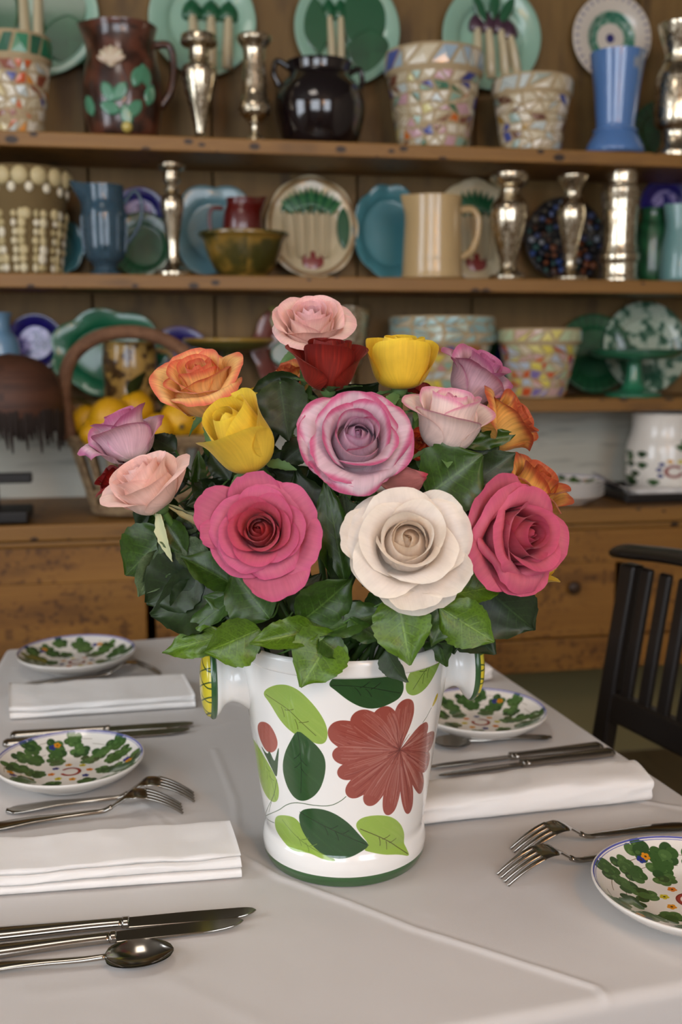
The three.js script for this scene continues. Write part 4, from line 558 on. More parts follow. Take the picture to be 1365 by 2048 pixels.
const leafRelief = (w, h) => { const s = new THREE.Shape(); s.moveTo(0, -h); s.bezierCurveTo(w * 1.2, -h * 0.5, w * 1.1, h * 0.6, 0, h); s.bezierCurveTo(-w * 1.1, h * 0.6, -w * 1.2, -h * 0.5, 0, -h); return new THREE.ExtrudeGeometry(s, { depth: 0.002, bevelEnabled: true, bevelThickness: 0.005, bevelSize: 0.006, bevelSegments: 3, curveSegments: 14 }); };
function asparagus(p, xs, y0, len, r, topCol = mGreen) { const { R, add } = p; xs.forEach(([x, a, dl = 1]) => { const s = add('asparagus_spear', spear(len * R * dl, r * R).rotateZ(a).translate(x * R, y0 * R, 0.035 * R), mCream, 'cream asparagus spear'); part('tip', budTip(r * R * 0.95, 0.42 * len * R).rotateZ(a).translate(x * R - Math.sin(a) * len * R * dl * 0.92, y0 * R + Math.cos(a) * len * R * dl * 0.92, 0.035 * R), topCol, s, 'green and purple tip'); }); }
{
  let p = plate('majolica_plate', 'dark green leaf plate with a cream stalk at the left end of the top shelf', 78, 32, 122, { mat: mMint, depth: 0.12 });
  p.add('leaf_relief', leafRelief(0.26 * p.R, 0.5 * p.R).rotateZ(0.1).translate(-0.58 * p.R, 0.1 * p.R, 0.05 * p.R), mGreen, 'dark green leaf'); p.add('leaf_relief', leafRelief(0.42 * p.R, 0.62 * p.R).rotateZ(-0.15).translate(0.42 * p.R, 0.15 * p.R, 0.05 * p.R), mGreen, 'dark green leaf'); p.add('leaf_relief', leafRelief(0.46 * p.R, 0.4 * p.R).translate(0.48 * p.R, -0.42 * p.R, 0.06 * p.R), mLeafG, 'dark green leaf');
  asparagus(p, [[-0.22, 0.02, 1.2], [-0.02, -0.03, 1.15]], -0.75, 1.1, 0.17);
  p = plate('asparagus_plate', 'mint green asparagus plate hung behind the broad shouldered silver vase', 405, 46, 107, { mat: mMint, depth: 0.14 });
  asparagus(p, [[-0.16, 0.03], [0.14, -0.02], [0.44, -0.05]], -0.85, 0.95, 0.2);
  p = plate('majolica_plate', 'dark green leaf plate hung above the black jar', 693, 62, 105, { mat: mMint, depth: 0.12 });
  p.add('leaf_relief', leafRelief(0.26 * p.R, 0.5 * p.R).rotateZ(0.15).translate(-0.62 * p.R, 0.05 * p.R, 0.05 * p.R), mGreen, 'dark green leaf'); p.add('leaf_relief', leafRelief(0.44 * p.R, 0.66 * p.R).rotateZ(-0.1).translate(0.32 * p.R, 0.2 * p.R, 0.05 * p.R), mGreen, 'dark green leaf'); p.add('leaf_relief', leafRelief(0.46 * p.R, 0.4 * p.R).translate(0.42 * p.R, -0.4 * p.R, 0.055 * p.R), mLeafG, 'dark green leaf');
  asparagus(p, [[-0.28, 0.05, 1.1], [-0.12, 0, 1.1]], -0.8, 0.95, 0.14);
  p = plate('asparagus_plate', 'mint green asparagus plate hung behind the two cream mosaic flowerpots', 980, 78, 98, { mat: mMint, depth: 0.14 });
  asparagus(p, [[-0.3, -0.02], [0, 0.06], [0.3, 0.12], [0.55, 0.2, 0.9]], -0.78, 0.95, 0.18, mPurple);
  for (const [x, y, a] of [[-0.25, 0.5, 0.4], [0.05, 0.6, -0.1], [0.3, 0.5, -0.5]]) p.add('leaf_relief', leafRelief(0.07 * p.R, 0.25 * p.R).rotateZ(a).translate(x * p.R, y * p.R, 0.08 * p.R), mGreen, 'green frond');
  plate('ringed_plate', 'white plate with a green ring and blue dot hung behind the blue vase', 1220, 78, 78, { mat: mRings, depth: 0.14, rim: 0.5 });
  plate('leaf_plate', 'green leaf plate standing right of the blue vase on the top shelf', 1322, 252, 62, { mat: mLeafG, shelf: S1, depth: 0.1 });
  // middle shelf
  plate('leaf_plate', 'blue shell shaped plate half hidden right of the shell covered pot', 108, 470, 62, { mat: mTurq, shelf: S2, lobes: 9, amp: 0.03, z: ZB + 0.03 });
  plate('cobalt_plate', 'cobalt blue plate behind the blue glass pitcher', 280, 432, 56, { mat: mCob, z: ZB + 0.008, group: undefined });
  plate('leaf_plate', 'dark green leaf plate left of the silver candlestick', 286, 480, 67, { mat: mLeafG, shelf: S2, depth: 0.1, z: ZB + 0.035 });
  p = plate('scalloped_plate', 'pale blue scalloped plate behind the mottled bowl', 430, 458, 90, { mat: mSky, shelf: S2, lobes: 6, amp: 0.06, depth: 0.14 });
  p = plate('turquoise_platter', 'turquoise oval platter with wavy edge left of the cream jug', 776, 463, 91, { mat: mTurq, shelf: S2, lobes: 10, amp: 0.025, sx: 0.82, rim: 0.7 });
  p = plate('asparagus_platter', 'cream asparagus platter with a green fringed top in the middle of the shelf', 621, 452, 100, { mat: mCream, shelf: S2, depth: 0.12, sx: 0.9, lobes: 8, amp: 0.02 });
  for (let i = 0; i < 13; i++) { const a = (i - 6) * 0.13; p.add('asparagus_tip', budTip(0.055 * p.R, 0.42 * p.R).rotateZ(-a).translate(Math.sin(a) * 0.5 * p.R, 0.42 * p.R - 0.18 * Math.abs(a) * p.R, 0.09 * p.R), i % 2 ? mGreen : glaze(0x3d7a4a), 'green asparagus tip'); }
  asparagus(p, [[-0.45, 0.1], [-0.27, 0.06], [-0.09, 0.02], [0.09, -0.02], [0.27, -0.06]], -0.6, 0.95, 0.1); p.add('leaf_relief', leafRelief(0.1 * p.R, 0.36 * p.R).translate(0.62 * p.R, -0.02 * p.R, 0.1 * p.R), mGreen, 'green leaf along the side'); p.add('bow', lathe([[1e-4, 0.06], [0.14, 0.05], [0.21, 0.02], [0.22, 0]], 24, 4).scale(p.R, p.R, p.R).rotateX(Math.PI / 2).translate(0, -0.68 * p.R, 0.06 * p.R), glaze(0x8a3434), 'dusky red knot');
  p.add('border', new THREE.TorusGeometry(0.93 * p.R, 0.035 * p.R, 8, 60).scale(0.9, 1, 1).translate(0, 0, 0.12 * p.R), glaze(0x8a6428), 'brown rope edge');
  p = plate('asparagus_platter', 'cream and green asparagus platter half hidden behind the cream jug', 945, 455, 96, { mat: mCream, shelf: S2, depth: 0.12, sx: 0.85, lobes: 8, amp: 0.02 });
  for (let i = 0; i < 9; i++) { const a = (i - 4) * 0.15; p.add('asparagus_tip', budTip(0.06 * p.R, 0.42 * p.R).rotateZ(-a).translate(Math.sin(a) * 0.5 * p.R, 0.42 * p.R - 0.18 * Math.abs(a) * p.R, 0.09 * p.R), mGreen, 'green asparagus tip'); }
  asparagus(p, [[-0.1, 0.05], [0.1, 0], [0.3, -0.06]], -0.6, 0.95, 0.1); p.add('bow', lathe([[1e-4, 0.06], [0.14, 0.05], [0.21, 0.02], [0.22, 0]], 24, 4).scale(p.R, p.R, p.R).rotateX(Math.PI / 2).translate(0, -0.68 * p.R, 0.06 * p.R), glaze(0x8a3434), 'dusky red knot');
  p = plate('jewelled_plate', 'dark plate set with coloured glass lumps behind the waisted silver vase', 1124, 480, 80, { mat: glaze(0x16181e), shelf: S2, depth: 0.12 });
  { const R = rng(77), cols = [0x2a4a8a, 0x1c2438, 0x4a2a1c, 0x8a4a24, 0x2c5a58, 0x5a6a9a, 0x6a6458, 0x1a1a20, 0x9aa4b0], sg = new THREE.SphereGeometry(1, 10, 7); for (let i = 0; i < 90; i++) { const a = i * 2.39996, r = 0.96 * Math.sqrt((i + 0.5) / 90) * p.R, s = p.R * (0.045 + 0.05 * R()), m = p.add('glass_lump', sg, shardM(cols[Math.floor(R() * cols.length)])); m.scale.set(s, s * (0.7 + 0.5 * R()), s * 0.6); m.position.set(Math.cos(a) * r, Math.sin(a) * r * Math.cos(9 * D2R), 0.012 * 1 + (r / p.R > 0.62 ? 0.07 * p.R : 0.0) - Math.sin(a) * r * Math.sin(9 * D2R)); } }
  plate('cobalt_plate', 'cobalt blue plate behind the green vase at the right end of the middle shelf', 1330, 412, 52, { mat: mCob, z: ZB + 0.008 });
  // lower shelf
  plate('cobalt_plate', 'cobalt blue plate with a pale patterned middle above the brown dome', 72, 685, 58, { mat: mCob, z: ZB + 0.01 });
  plate('cobalt_plate', 'cobalt blue plate right of the basket handle on the lower shelf', 358, 690, 70, { mat: mCob, shelf: S3, z: ZB + 0.01 });
  plate('cobalt_plate', 'cobalt blue plate peeping over the colourful mosaic flowerpot', 1046, 676, 60, { mat: glaze(0x1b1c60), shelf: S3 });
  plate('majolica_plate', 'broad wavy green plate behind the basket handle', 220, 735, 86, { mat: glaze(0x1f6a4a), shelf: S3, lobes: 7, amp: 0.05, depth: 0.2, z: ZB + 0.05, sx: 1.32 });
  plate('leaf_plate', 'dark green leaf plate between the two mosaic pots on the lower shelf', 985, 735, 60, { mat: mLeafG, shelf: S3, depth: 0.1, z: ZB + 0.02 });
  plate('leaf_plate', 'dark green leaf plate left of the green cake stand', 1182, 726, 74, { mat: mLeafG, shelf: S3, depth: 0.1, z: ZB + 0.03 });
  plate('mottled_plate', 'pale green mottled plate behind the green cake stand', 1283, 697, 84, { mat: mMot, shelf: S3, depth: 0.12 });
  p = plate('majolica_plate', 'maroon and green majolica plate behind the topmost pink rose', 590, 700, 88, { mat: glaze(0x7a4038), shelf: S3, lobes: 8, amp: 0.04, depth: 0.14 });
  p.add('leaf_relief', leafRelief(0.4 * p.R, 0.3 * p.R).translate(-0.2 * p.R, -0.1 * p.R, 0.03 * p.R), glaze(0x2a6a4a), 'green leaf'); p.add('leaf_relief', leafRelief(0.2 * p.R, 0.4 * p.R).rotateZ(0.6).translate(-0.3 * p.R, 0.55 * p.R, 0.08 * p.R), glaze(0x8a8a44), 'olive leaf');
}
// jugs, pots, bowls, stands
const handleTube = (pts, r, sx = 1) => sweep(pts, (t) => [r * sx * (1 + 0.25 * Math.abs(2 * t - 1)), r * (1 + 0.25 * Math.abs(2 * t - 1))], 28, 10, V(0, 0, 1));
const spout = (g, R, yTop, amt, side = -1, w = 0.5) => { const p = g.attributes.position; for (let i = 0; i < p.count; i++) { const x = p.getX(i), y = p.getY(i), z = p.getZ(i), a = Math.atan2(z, side * x), k = Math.exp(-((a / w) ** 2)) * sst(yTop * 0.72, yTop, y); p.setX(i, x + side * amt * R * k); p.setY(i, y + amt * R * 0.35 * k); p.setZ(i, z * (1 - 0.3 * k)); } g.computeVertexNormals(); return g; };
{
  // brown majolica jug with flower relief
  const TXbrown = dtex(256, 256, (u, v) => { const n = fbm(u * 16, v * 16, 171, 4), k = sst(0.3, 0.7, n); return [mix(44, 96, k), mix(24, 54, k), mix(16, 38, k)]; });
  let s = standing('majolica_jug', 'dark brown majolica jug with a cream blossom and green leaves in relief', 'jug', 161, 322, 56, S1, -2.67), { g, R, H: h, mk } = s;
  part('body', spout(lathe(mk([[0.0001, 0], [0.8, 0, 1], [0.86, 0.03], [0.96, 0.2], [1, 0.4], [0.95, 0.6], [0.86, 0.78], [0.86, 0.92], [0.92, 1, 1], [0.86, 1], [0.8, 0.9], [0.85, 0.4], [0.7, 0.05], [0.0001, 0.04]]), 48, 4), R, h, 0.16), mt(TXbrown, { bumpMap: TXbrown, bumpScale: 0.006 }), g);
  part('handle', handleTube([V(0.8, 0.86, 0), V(1.2, 0.86, 0), V(1.3, 0.7, 0), V(1.2, 0.45, 0), V(0.92, 0.3, 0)].map((p) => V(p.x * R, p.y * h, 0)), 0.085 * R), mt(TXbrown), g);
  const onB = (a, y, e = 0.95) => [a, y, e], put = (n, geo, m, a, y, rot, l) => { const q = part(n, geo, m, g, l), r = R * 0.97; q.position.set(Math.sin(a) * r, y * h, Math.cos(a) * r); q.rotation.set(0, a, rot, 'YXZ'); return q; };
  for (let i = 0; i < 7; i++) put('blossom_petal', new THREE.SphereGeometry(1, 12, 8).scale(0.1 * R, 0.26 * R, 0.07 * R).translate(0, 0.12 * R, 0), glaze(i % 2 ? 0xcdbfa2 : 0xc4ae94), -0.25, 0.62, (i - 3) * 0.42, 'cream petal');
  for (const [a, y, r] of [[-0.35, 0.36, 0.5], [-0.05, 0.36, -0.6], [-0.3, 0.22, 1.2], [0.1, 0.16, 0.2], [0.3, 0.22, -0.7], [0.4, 0.5, -0.4], [0.62, 0.52, 0.3], [0.75, 0.36, -0.3], [-0.95, 0.26, 0.4]]) put('leaf_relief', leafRelief(0.11 * R, 0.2 * R), glaze(0x4c8a6a), a, y, r, 'green leaf');
  put('stalk', tube([V(0, -0.5 * R, 0), V(0.1 * R, 0, 0.02 * R), V(-0.05 * R, 0.5 * R, 0)], 0.025 * R, 12, 6), glaze(0x3a2014), 0.05, 0.4, 0); put('boss', new THREE.SphereGeometry(0.14 * R, 14, 10), glaze(0xc4b25c), 0.1, 0.06, 0, 'yellow boss');
  // black jar
  s = standing('black_jar', 'squat glossy black jar with two small loop handles on the top shelf', 'jar', 547, 730, 128, S1, -2.69); ({ g, R, H: h, mk } = s); const mBlk = M(0x140d10, 0.12, { clearcoat: 1, clearcoatRoughness: 0.04 });
  part('body', lathe(mk([[0.0001, 0], [0.72, 0, 1], [0.8, 0.04], [0.96, 0.3], [1, 0.48], [0.92, 0.68], [0.76, 0.8], [0.68, 0.86], [0.7, 0.97], [0.72, 1, 1], [0.66, 1], [0.6, 0.86], [0.85, 0.5], [0.6, 0.06], [0.0001, 0.05]]), 56, 4), mBlk, g);
  for (const a of [0.55, Math.PI - 0.45]) part('loop_handle', handleTube([V(0.68, 0.92, 0), V(0.95, 0.98, 0), V(1.02, 0.84, 0), V(0.9, 0.7, 0)].map((p) => V(p.x * R, p.y * h, 0)), 0.06 * R).rotateY(a * 0.4 + (a > 1.5 ? Math.PI - 0.9 : 0)), mBlk, g);
  // blue flared vase
  const TXblue = dtex(256, 256, (u, v) => { const w = sst(0.6, 0.7, fbm(u * 26, v * 14, 181, 4)) * sst(0.55, 0.62, v) * sst(0.98, 0.9, v) * sst(0.9, 0.8, Math.abs(((u * 1 + 0.06) % 1) - 0.14) * 8); return [mix(88, 150, w), mix(128, 160, w), mix(184, 170, w)]; });
  s = standing('blue_vase', 'tall cornflower blue vase with a flared foot on the top shelf', 'vase', 1182, 1293, 108, S1, -2.645); ({ g, R, H: h, mk } = s);
  part('body', lathe(mk([[0.0001, 0], [0.9, 0, 1], [1, 0.03], [0.94, 0.1], [0.78, 0.19], [0.68, 0.25], [0.66, 0.3], [0.7, 0.42], [0.8, 0.7], [0.94, 1, 1], [0.88, 1], [0.74, 0.7], [0.55, 0.3], [0.0001, 0.25]]), 48, 4), mt(TXblue, { roughness: 0.2 }), g); part('ring', new THREE.TorusGeometry(0.72 * R, 0.04 * R, 8, 48).rotateX(Math.PI / 2).translate(0, 0.24 * h, 0), glaze(0x5a82b8), g);
  // shell-covered pot
  s = standing('shell_pot', 'cream pot crusted all over with shells cut by the left edge', 'flowerpot', -46, 142, 342, S2, -2.715); ({ g, R, H: h, mk } = s); const rf = (y) => mix(0.7, 0.97, y / h) * R;
  part('pot', lathe([[1e-4, 0], [rf(0), 0, 1], [rf(h), h, 1], [rf(h) * 0.88, h, 1], [rf(0) * 0.85, 0.01, 1], [1e-4, 0.01]], 40, 3), M(0x6f5c38, 0.9), g);
  { const r = rng(88), sg = new THREE.SphereGeometry(1, 10, 7), mats = [0xd6cba6, 0xc9b98a, 0xe2dac0, 0xb8a878].map((c) => M(c, 0.45)), put2 = (a, y, w, t, m) => { const q = part('shell', sg, m, g), rr = rf(y); q.position.set(Math.sin(a) * rr, y, Math.cos(a) * rr); q.rotation.y = a; q.scale.set(w, t, w * 0.6); };
    for (let i = 0; i < 15; i++) put2(i * 0.42, h * 0.9, 0.19 * R, 0.2 * R, mats[1]); for (let i = 0; i < 15; i++) put2(i * 0.42 + 0.2, h * (0.76 + 0.05 * r()), 0.09 * R, 0.11 * R, mats[2]);
    for (let i = 0; i < 8; i++) put2(i * 0.785 + 0.1, h * 0.56, 0.12 * R, 0.13 * R, mats[1]); for (let k = 0; k < 7; k++) for (let i = 0; i < 22; i++) put2(i * 0.2856 + (i % 2 ? 0.05 : -0.03) + 0.06 * (r() - 0.5), h * (0.06 + 0.083 * k), (0.075 + 0.035 * r()) * R * (i % 2 ? 0.75 : 1), (0.09 + 0.035 * r()) * R * (i % 2 ? 0.8 : 1), mats[Math.floor(r() * 4)]); }
  // blue glass pitcher
  const mBG = new THREE.MeshPhysicalMaterial({ color: 0x6c93a8, roughness: 0.08, transmission: 0.75, thickness: 0, ior: 1.45, clearcoat: 0.6 });
  s = standing('glass_pitcher', 'blue pressed glass pitcher with an upright spout on the middle shelf', 'pitcher', 160, 252, 372, S2, -2.66); ({ g, R, H: h, mk } = s);
  part('body', spout(lathe(mk([[0.0001, 0.0], [0.75, 0, 1], [0.72, 0.03], [0.5, 0.07], [0.55, 0.11], [0.85, 0.2], [0.98, 0.45], [1, 0.7], [0.9, 0.82], [0.92, 1, 1], [0.87, 1], [0.85, 0.82], [0.93, 0.5], [0.7, 0.16], [0.0001, 0.12]]), 40, 4), R, h, 0.55), mBG, g);
  part('handle', handleTube([V(0.85, 0.8, 0), V(1.4, 0.95, 0), V(1.68, 0.8, 0), V(1.5, 0.55, 0), V(0.97, 0.36, 0)].map((p) => V(p.x * R, p.y * h, 0)), 0.075 * R), mBG, g); for (let i = 0; i < 10; i++) part('flute', sweep([V(0, 0.26, 0.93), V(0, 0.45, 1), V(0, 0.66, 1.01)].map((p) => V(0, p.y * h, p.z * R)), () => [0.06 * R, 0.03 * R], 8, 8, V(1, 0, 0)).rotateY(i * 0.628), mBG, g);
  // mottled bowl and the red creamer standing in it
  const TXbowl = dtex(256, 256, (u, v) => { const n = fbm(u * 12, v * 9, 191, 4), k = sst(0.35, 0.68, n); return [mix(66, 138, k), mix(62, 108, k), mix(22, 44, k)]; });
  s = standing('mottled_bowl', 'mottled olive brown bowl on the middle shelf', 'bowl', 397, 578, 467, S2, -2.67); ({ g, R, H: h, mk } = s); const bowlTop = h;
  part('bowl', lathe(mk([[0.0001, 0], [0.5, 0, 1], [0.52, 0.05], [0.62, 0.14], [0.8, 0.48], [0.92, 0.86], [1, 0.92], [1, 1, 1], [0.93, 1], [0.72, 0.5], [0.48, 0.12], [0.0001, 0.08]]), 48, 4), mt(TXbowl), g); const bx0 = g.position.clone();
  const cr = standing('red_creamer', 'small dark red creamer resting inside the mottled bowl', 'creamer', 444, 526, 398, S2 + 0.1 * h + 0.012, -2.675); ({ g, R, H: h, mk } = cr); const mRed = glaze(0x58100c);
  part('body', spout(lathe(mk([[0.0001, 0], [0.55, 0, 1], [0.62, 0.03], [0.92, 0.26], [1, 0.52], [0.92, 0.78], [0.78, 0.92], [0.82, 1, 1], [0.74, 1], [0.7, 0.9], [0.85, 0.4], [0.5, 0.06], [0.0001, 0.05]]), 40, 4), R, h, 0.4, 1), mRed, g); part('handle', handleTube([V(-0.95, 0.86, 0), V(-1.5, 0.84, 0), V(-1.6, 0.6, 0), V(-1.35, 0.4, 0), V(-0.94, 0.36, 0)].map((p) => V(p.x * R, p.y * h, 0)), 0.09 * R), mRed, g);
  // cream jug
  s = standing('cream_jug', 'plain cream glazed jug with an angular handle in the middle of the middle shelf', 'jug', 806, 927, 395, S2, -2.66); ({ g, R, H: h, mk } = s); const mCr = M(0xc4a878, 0.25, { clearcoat: 0.6, clearcoatRoughness: 0.1 });
  part('body', spout(lathe(mk([[0.0001, 0], [0.96, 0, 1], [1, 0.02], [0.98, 0.08], [0.94, 0.4], [0.9, 0.75], [0.92, 0.93], [0.94, 1, 1], [0.88, 1], [0.84, 0.7], [0.88, 0.1], [0.0001, 0.05]]), 48, 4), R, h, 0.13, -1, 0.4), mCr, g); part('handle', handleTube([V(0.88, 0.85, 0), V(1.3, 0.86, 0), V(1.5, 0.78, 0), V(1.5, 0.55, 0), V(1.3, 0.36, 0), V(0.93, 0.26, 0)].map((p) => V(p.x * R, p.y * h, 0)), 0.085 * R, 1.2), mCr, g);
  // right end of the middle shelf
  s = standing('green_vase', 'mottled green vase right of the silver cylinder', 'vase', 1276, 1338, 418, S2, -2.72); ({ g, R, H: h, mk } = s); part('body', lathe(mk([[0.0001, 0], [0.8, 0, 1], [0.95, 0.1], [1, 0.4], [0.9, 0.7], [0.7, 0.9], [0.75, 1, 1], [0.65, 1], [0.6, 0.88], [0.0001, 0.1]]), 36, 4), mt(TXleafG), g); part('rim', new THREE.TorusGeometry(0.72 * R, 0.06 * R, 8, 36).rotateX(Math.PI / 2).translate(0, h * 0.99, 0), mGreen, g);
  s = standing('blue_green_jug', 'pale blue green jug cut by the right edge on the middle shelf', 'jug', 1328, 1412, 412, S2, -2.66); ({ g, R, H: h, mk } = s); part('body', spout(lathe(mk([[0.0001, 0], [0.95, 0, 1], [1, 0.05], [0.95, 0.4], [0.8, 0.7], [0.82, 1, 1], [0.76, 1], [0.72, 0.7], [0.0001, 0.1]]), 36, 4), R, h, 0.15), glaze(0x6f9a98), g); part('handle', handleTube([V(0.8, 0.9, 0), V(1.3, 0.9, 0), V(1.35, 0.5, 0), V(0.95, 0.3, 0)].map((p) => V(p.x * R, p.y * h, 0)), 0.08 * R), glaze(0x6f9a98), g);
  // lower shelf
  s = standing('blue_jar', 'pale blue jar cut by the left edge on the lower shelf', 'jar', -50, 38, 626, S3, -2.72); ({ g, R, H: h, mk } = s); part('body', lathe(mk([[0.0001, 0], [0.9, 0, 1], [1, 0.1], [1, 0.5], [0.85, 0.72], [0.6, 0.8], [0.6, 0.96], [0.66, 1, 1], [0.58, 1], [0.55, 0.8], [0.0001, 0.1]]), 36, 4), glaze(0x6f96b4), g); part('rim', new THREE.TorusGeometry(0.62 * R, 0.05 * R, 8, 36).rotateX(Math.PI / 2).translate(0, h * 0.98, 0), glaze(0x6f96b4), g);
  const TXsp = dtex(256, 256, (u, v) => { const n = fbm(u * 20, v * 20, 197, 3), k = sst(0.44, 0.58, n); return [mix(178, 74, k), mix(142, 52, k), mix(72, 26, k)]; });
  s = standing('sponged_jug', 'brown and yellow sponged jug seen through the basket handle', 'jug', 202, 314, 684, S3, -2.68); ({ g, R, H: h, mk } = s); part('body', lathe(mk([[0.0001, 0], [0.9, 0, 1], [0.95, 0.05], [0.95, 0.3], [1, 0.6], [0.96, 0.95], [1, 1, 1], [0.92, 1], [0.88, 0.6], [0.85, 0.1], [0.0001, 0.05]]), 40, 4), mt(TXsp), g); part('handle', handleTube([V(0.96, 0.85, 0), V(1.45, 0.8, 0), V(1.5, 0.5, 0), V(0.95, 0.25, 0)].map((p) => V(p.x * R, p.y * h, 0)), 0.09 * R), mt(TXsp), g);
  const stand2 = (label, xl, xr, yt, z, m1, m2, foot) => { const s2 = standing('cake_stand', label, 'cake stand', xl, xr, yt, S3, z); const { g, R, H: h } = s2; part('plate', lathe([[1e-4, h * 0.9], [R * 0.8, h * 0.92], [R * 0.97, h], [R, h * 0.99], [R * 0.99, h * 0.94], [R * 0.8, h * 0.82], [R * 0.2, h * 0.8], [1e-4, h * 0.8]], 48, 4), m1, g); part('rim', new THREE.TorusGeometry(R * 0.985, h * 0.035, 8, 60).rotateX(Math.PI / 2).translate(0, h * 0.975, 0), m2, g); part('stem', lathe([[R * 0.2, h * 0.82], [R * 0.15, h * 0.7], [R * 0.17, h * 0.45], [R * 0.2, h * 0.3], [R * 0.3, h * 0.15], [R * foot, h * 0.05], [R * foot, 0, 1], [1e-4, 0]], 36, 4), m1, g); };
  stand2('green cake stand on a pedestal at the right of the lower shelf', 1184, 1358, 700, -2.655, glaze(0x2f7a58), glaze(0x1f5a40), 0.6);
  stand2('olive brown cake stand with a yellow rim behind the orange rose', 368, 548, 678, -2.68, glaze(0x4a4a24), glaze(0x9a7c34), 0.55);
  // ------------------------------------------------ counter: plates, jar, tray, basket, dome
  const ivyJar = ctex(1024, 512, (c, w, hh) => { c.fillStyle = '#e6e2d8'; c.fillRect(0, 0, w, hh); const r = rng(6); for (let i = 0; i < 75; i++) { const x = r() * w, y = hh * (0.34 + 0.58 * r()); if (Math.abs(x - w * 0.47) < 70 && y > hh * 0.45) continue; c.fillStyle = ['#2c4c28', '#3a5c30', '#24401f'][i % 3]; for (const [dx, dy] of [[-13, 0], [13, 0], [0, 14], [0, -6]]) { c.beginPath(); c.ellipse(x + dx, y + dy, 14, 13, 0, 0, 7); c.fill(); } } const x = w * 0.47, y = hh * 0.72; c.strokeStyle = '#8a3a36'; c.lineWidth = 16; c.beginPath(); c.arc(x, y, 34, 0.2, 5.6); c.stroke(); [[-62, -10, '#2b3474'], [-52, -44, '#2b3474'], [-18, -66, '#d49a22'], [26, -64, '#c8b82a'], [58, -36, '#d49a22'], [66, 6, '#d49a22'], [-56, 30, '#2b3474']].forEach(([a, b, f]) => { c.fillStyle = f; c.beginPath(); c.arc(x + a, y + b, 13, 0, 7); c.fill(); }); });
  s = standing('ivy_jar', 'white jar painted with green ivy and a flower wreath at the right of the counter', 'jar', 1262, 1402, 826, CT + 0.0095, -2.66); ({ g, R, H: h, mk } = s); { const gg = lathe(mk([[0.0001, 0], [0.85, 0, 1], [0.95, 0.05], [1, 0.25], [0.97, 0.55], [0.86, 0.76], [0.86, 0.98], [0.88, 1, 1], [0.8, 1], [0.8, 0.75], [0.0001, 0.1]]), 56, 4), rows = gg.parameters.points.length; for (let i = 0; i < gg.attributes.uv.count; i++) gg.attributes.uv.setXY(i, Math.floor(i / rows) / 56, gg.attributes.position.getY(i) / h); gg.rotateY(Math.PI); part('body', gg, mt(ivyJar), g); part('rim', new THREE.TorusGeometry(0.85 * R, 0.03 * R, 8, 48).rotateX(Math.PI / 2).translate(0, h * 0.99, 0), glaze(0xe6e2d8), g); }
  const tc = atZ(1330, 985, -2.56), tray = thing('black_tray', 'flat black tray on the counter under the white ivy jar', 'tray', loc(tc.x + 0.02, CT, -2.6), BETA);
  part('base', box(0.34, 0.008, 0.26, 0.004).translate(0, 0.005, 0), M(0x17120f, 0.4), tray); for (const [w, d, x, z] of [[0.34, 0.014, 0, 0.123], [0.34, 0.014, 0, -0.123], [0.014, 0.232, 0.163, 0], [0.014, 0.232, -0.163, 0]]) part('edge', box(w, 0.024, d, 0.005).translate(x, 0.012, z), M(0x17120f, 0.4), tray);
}

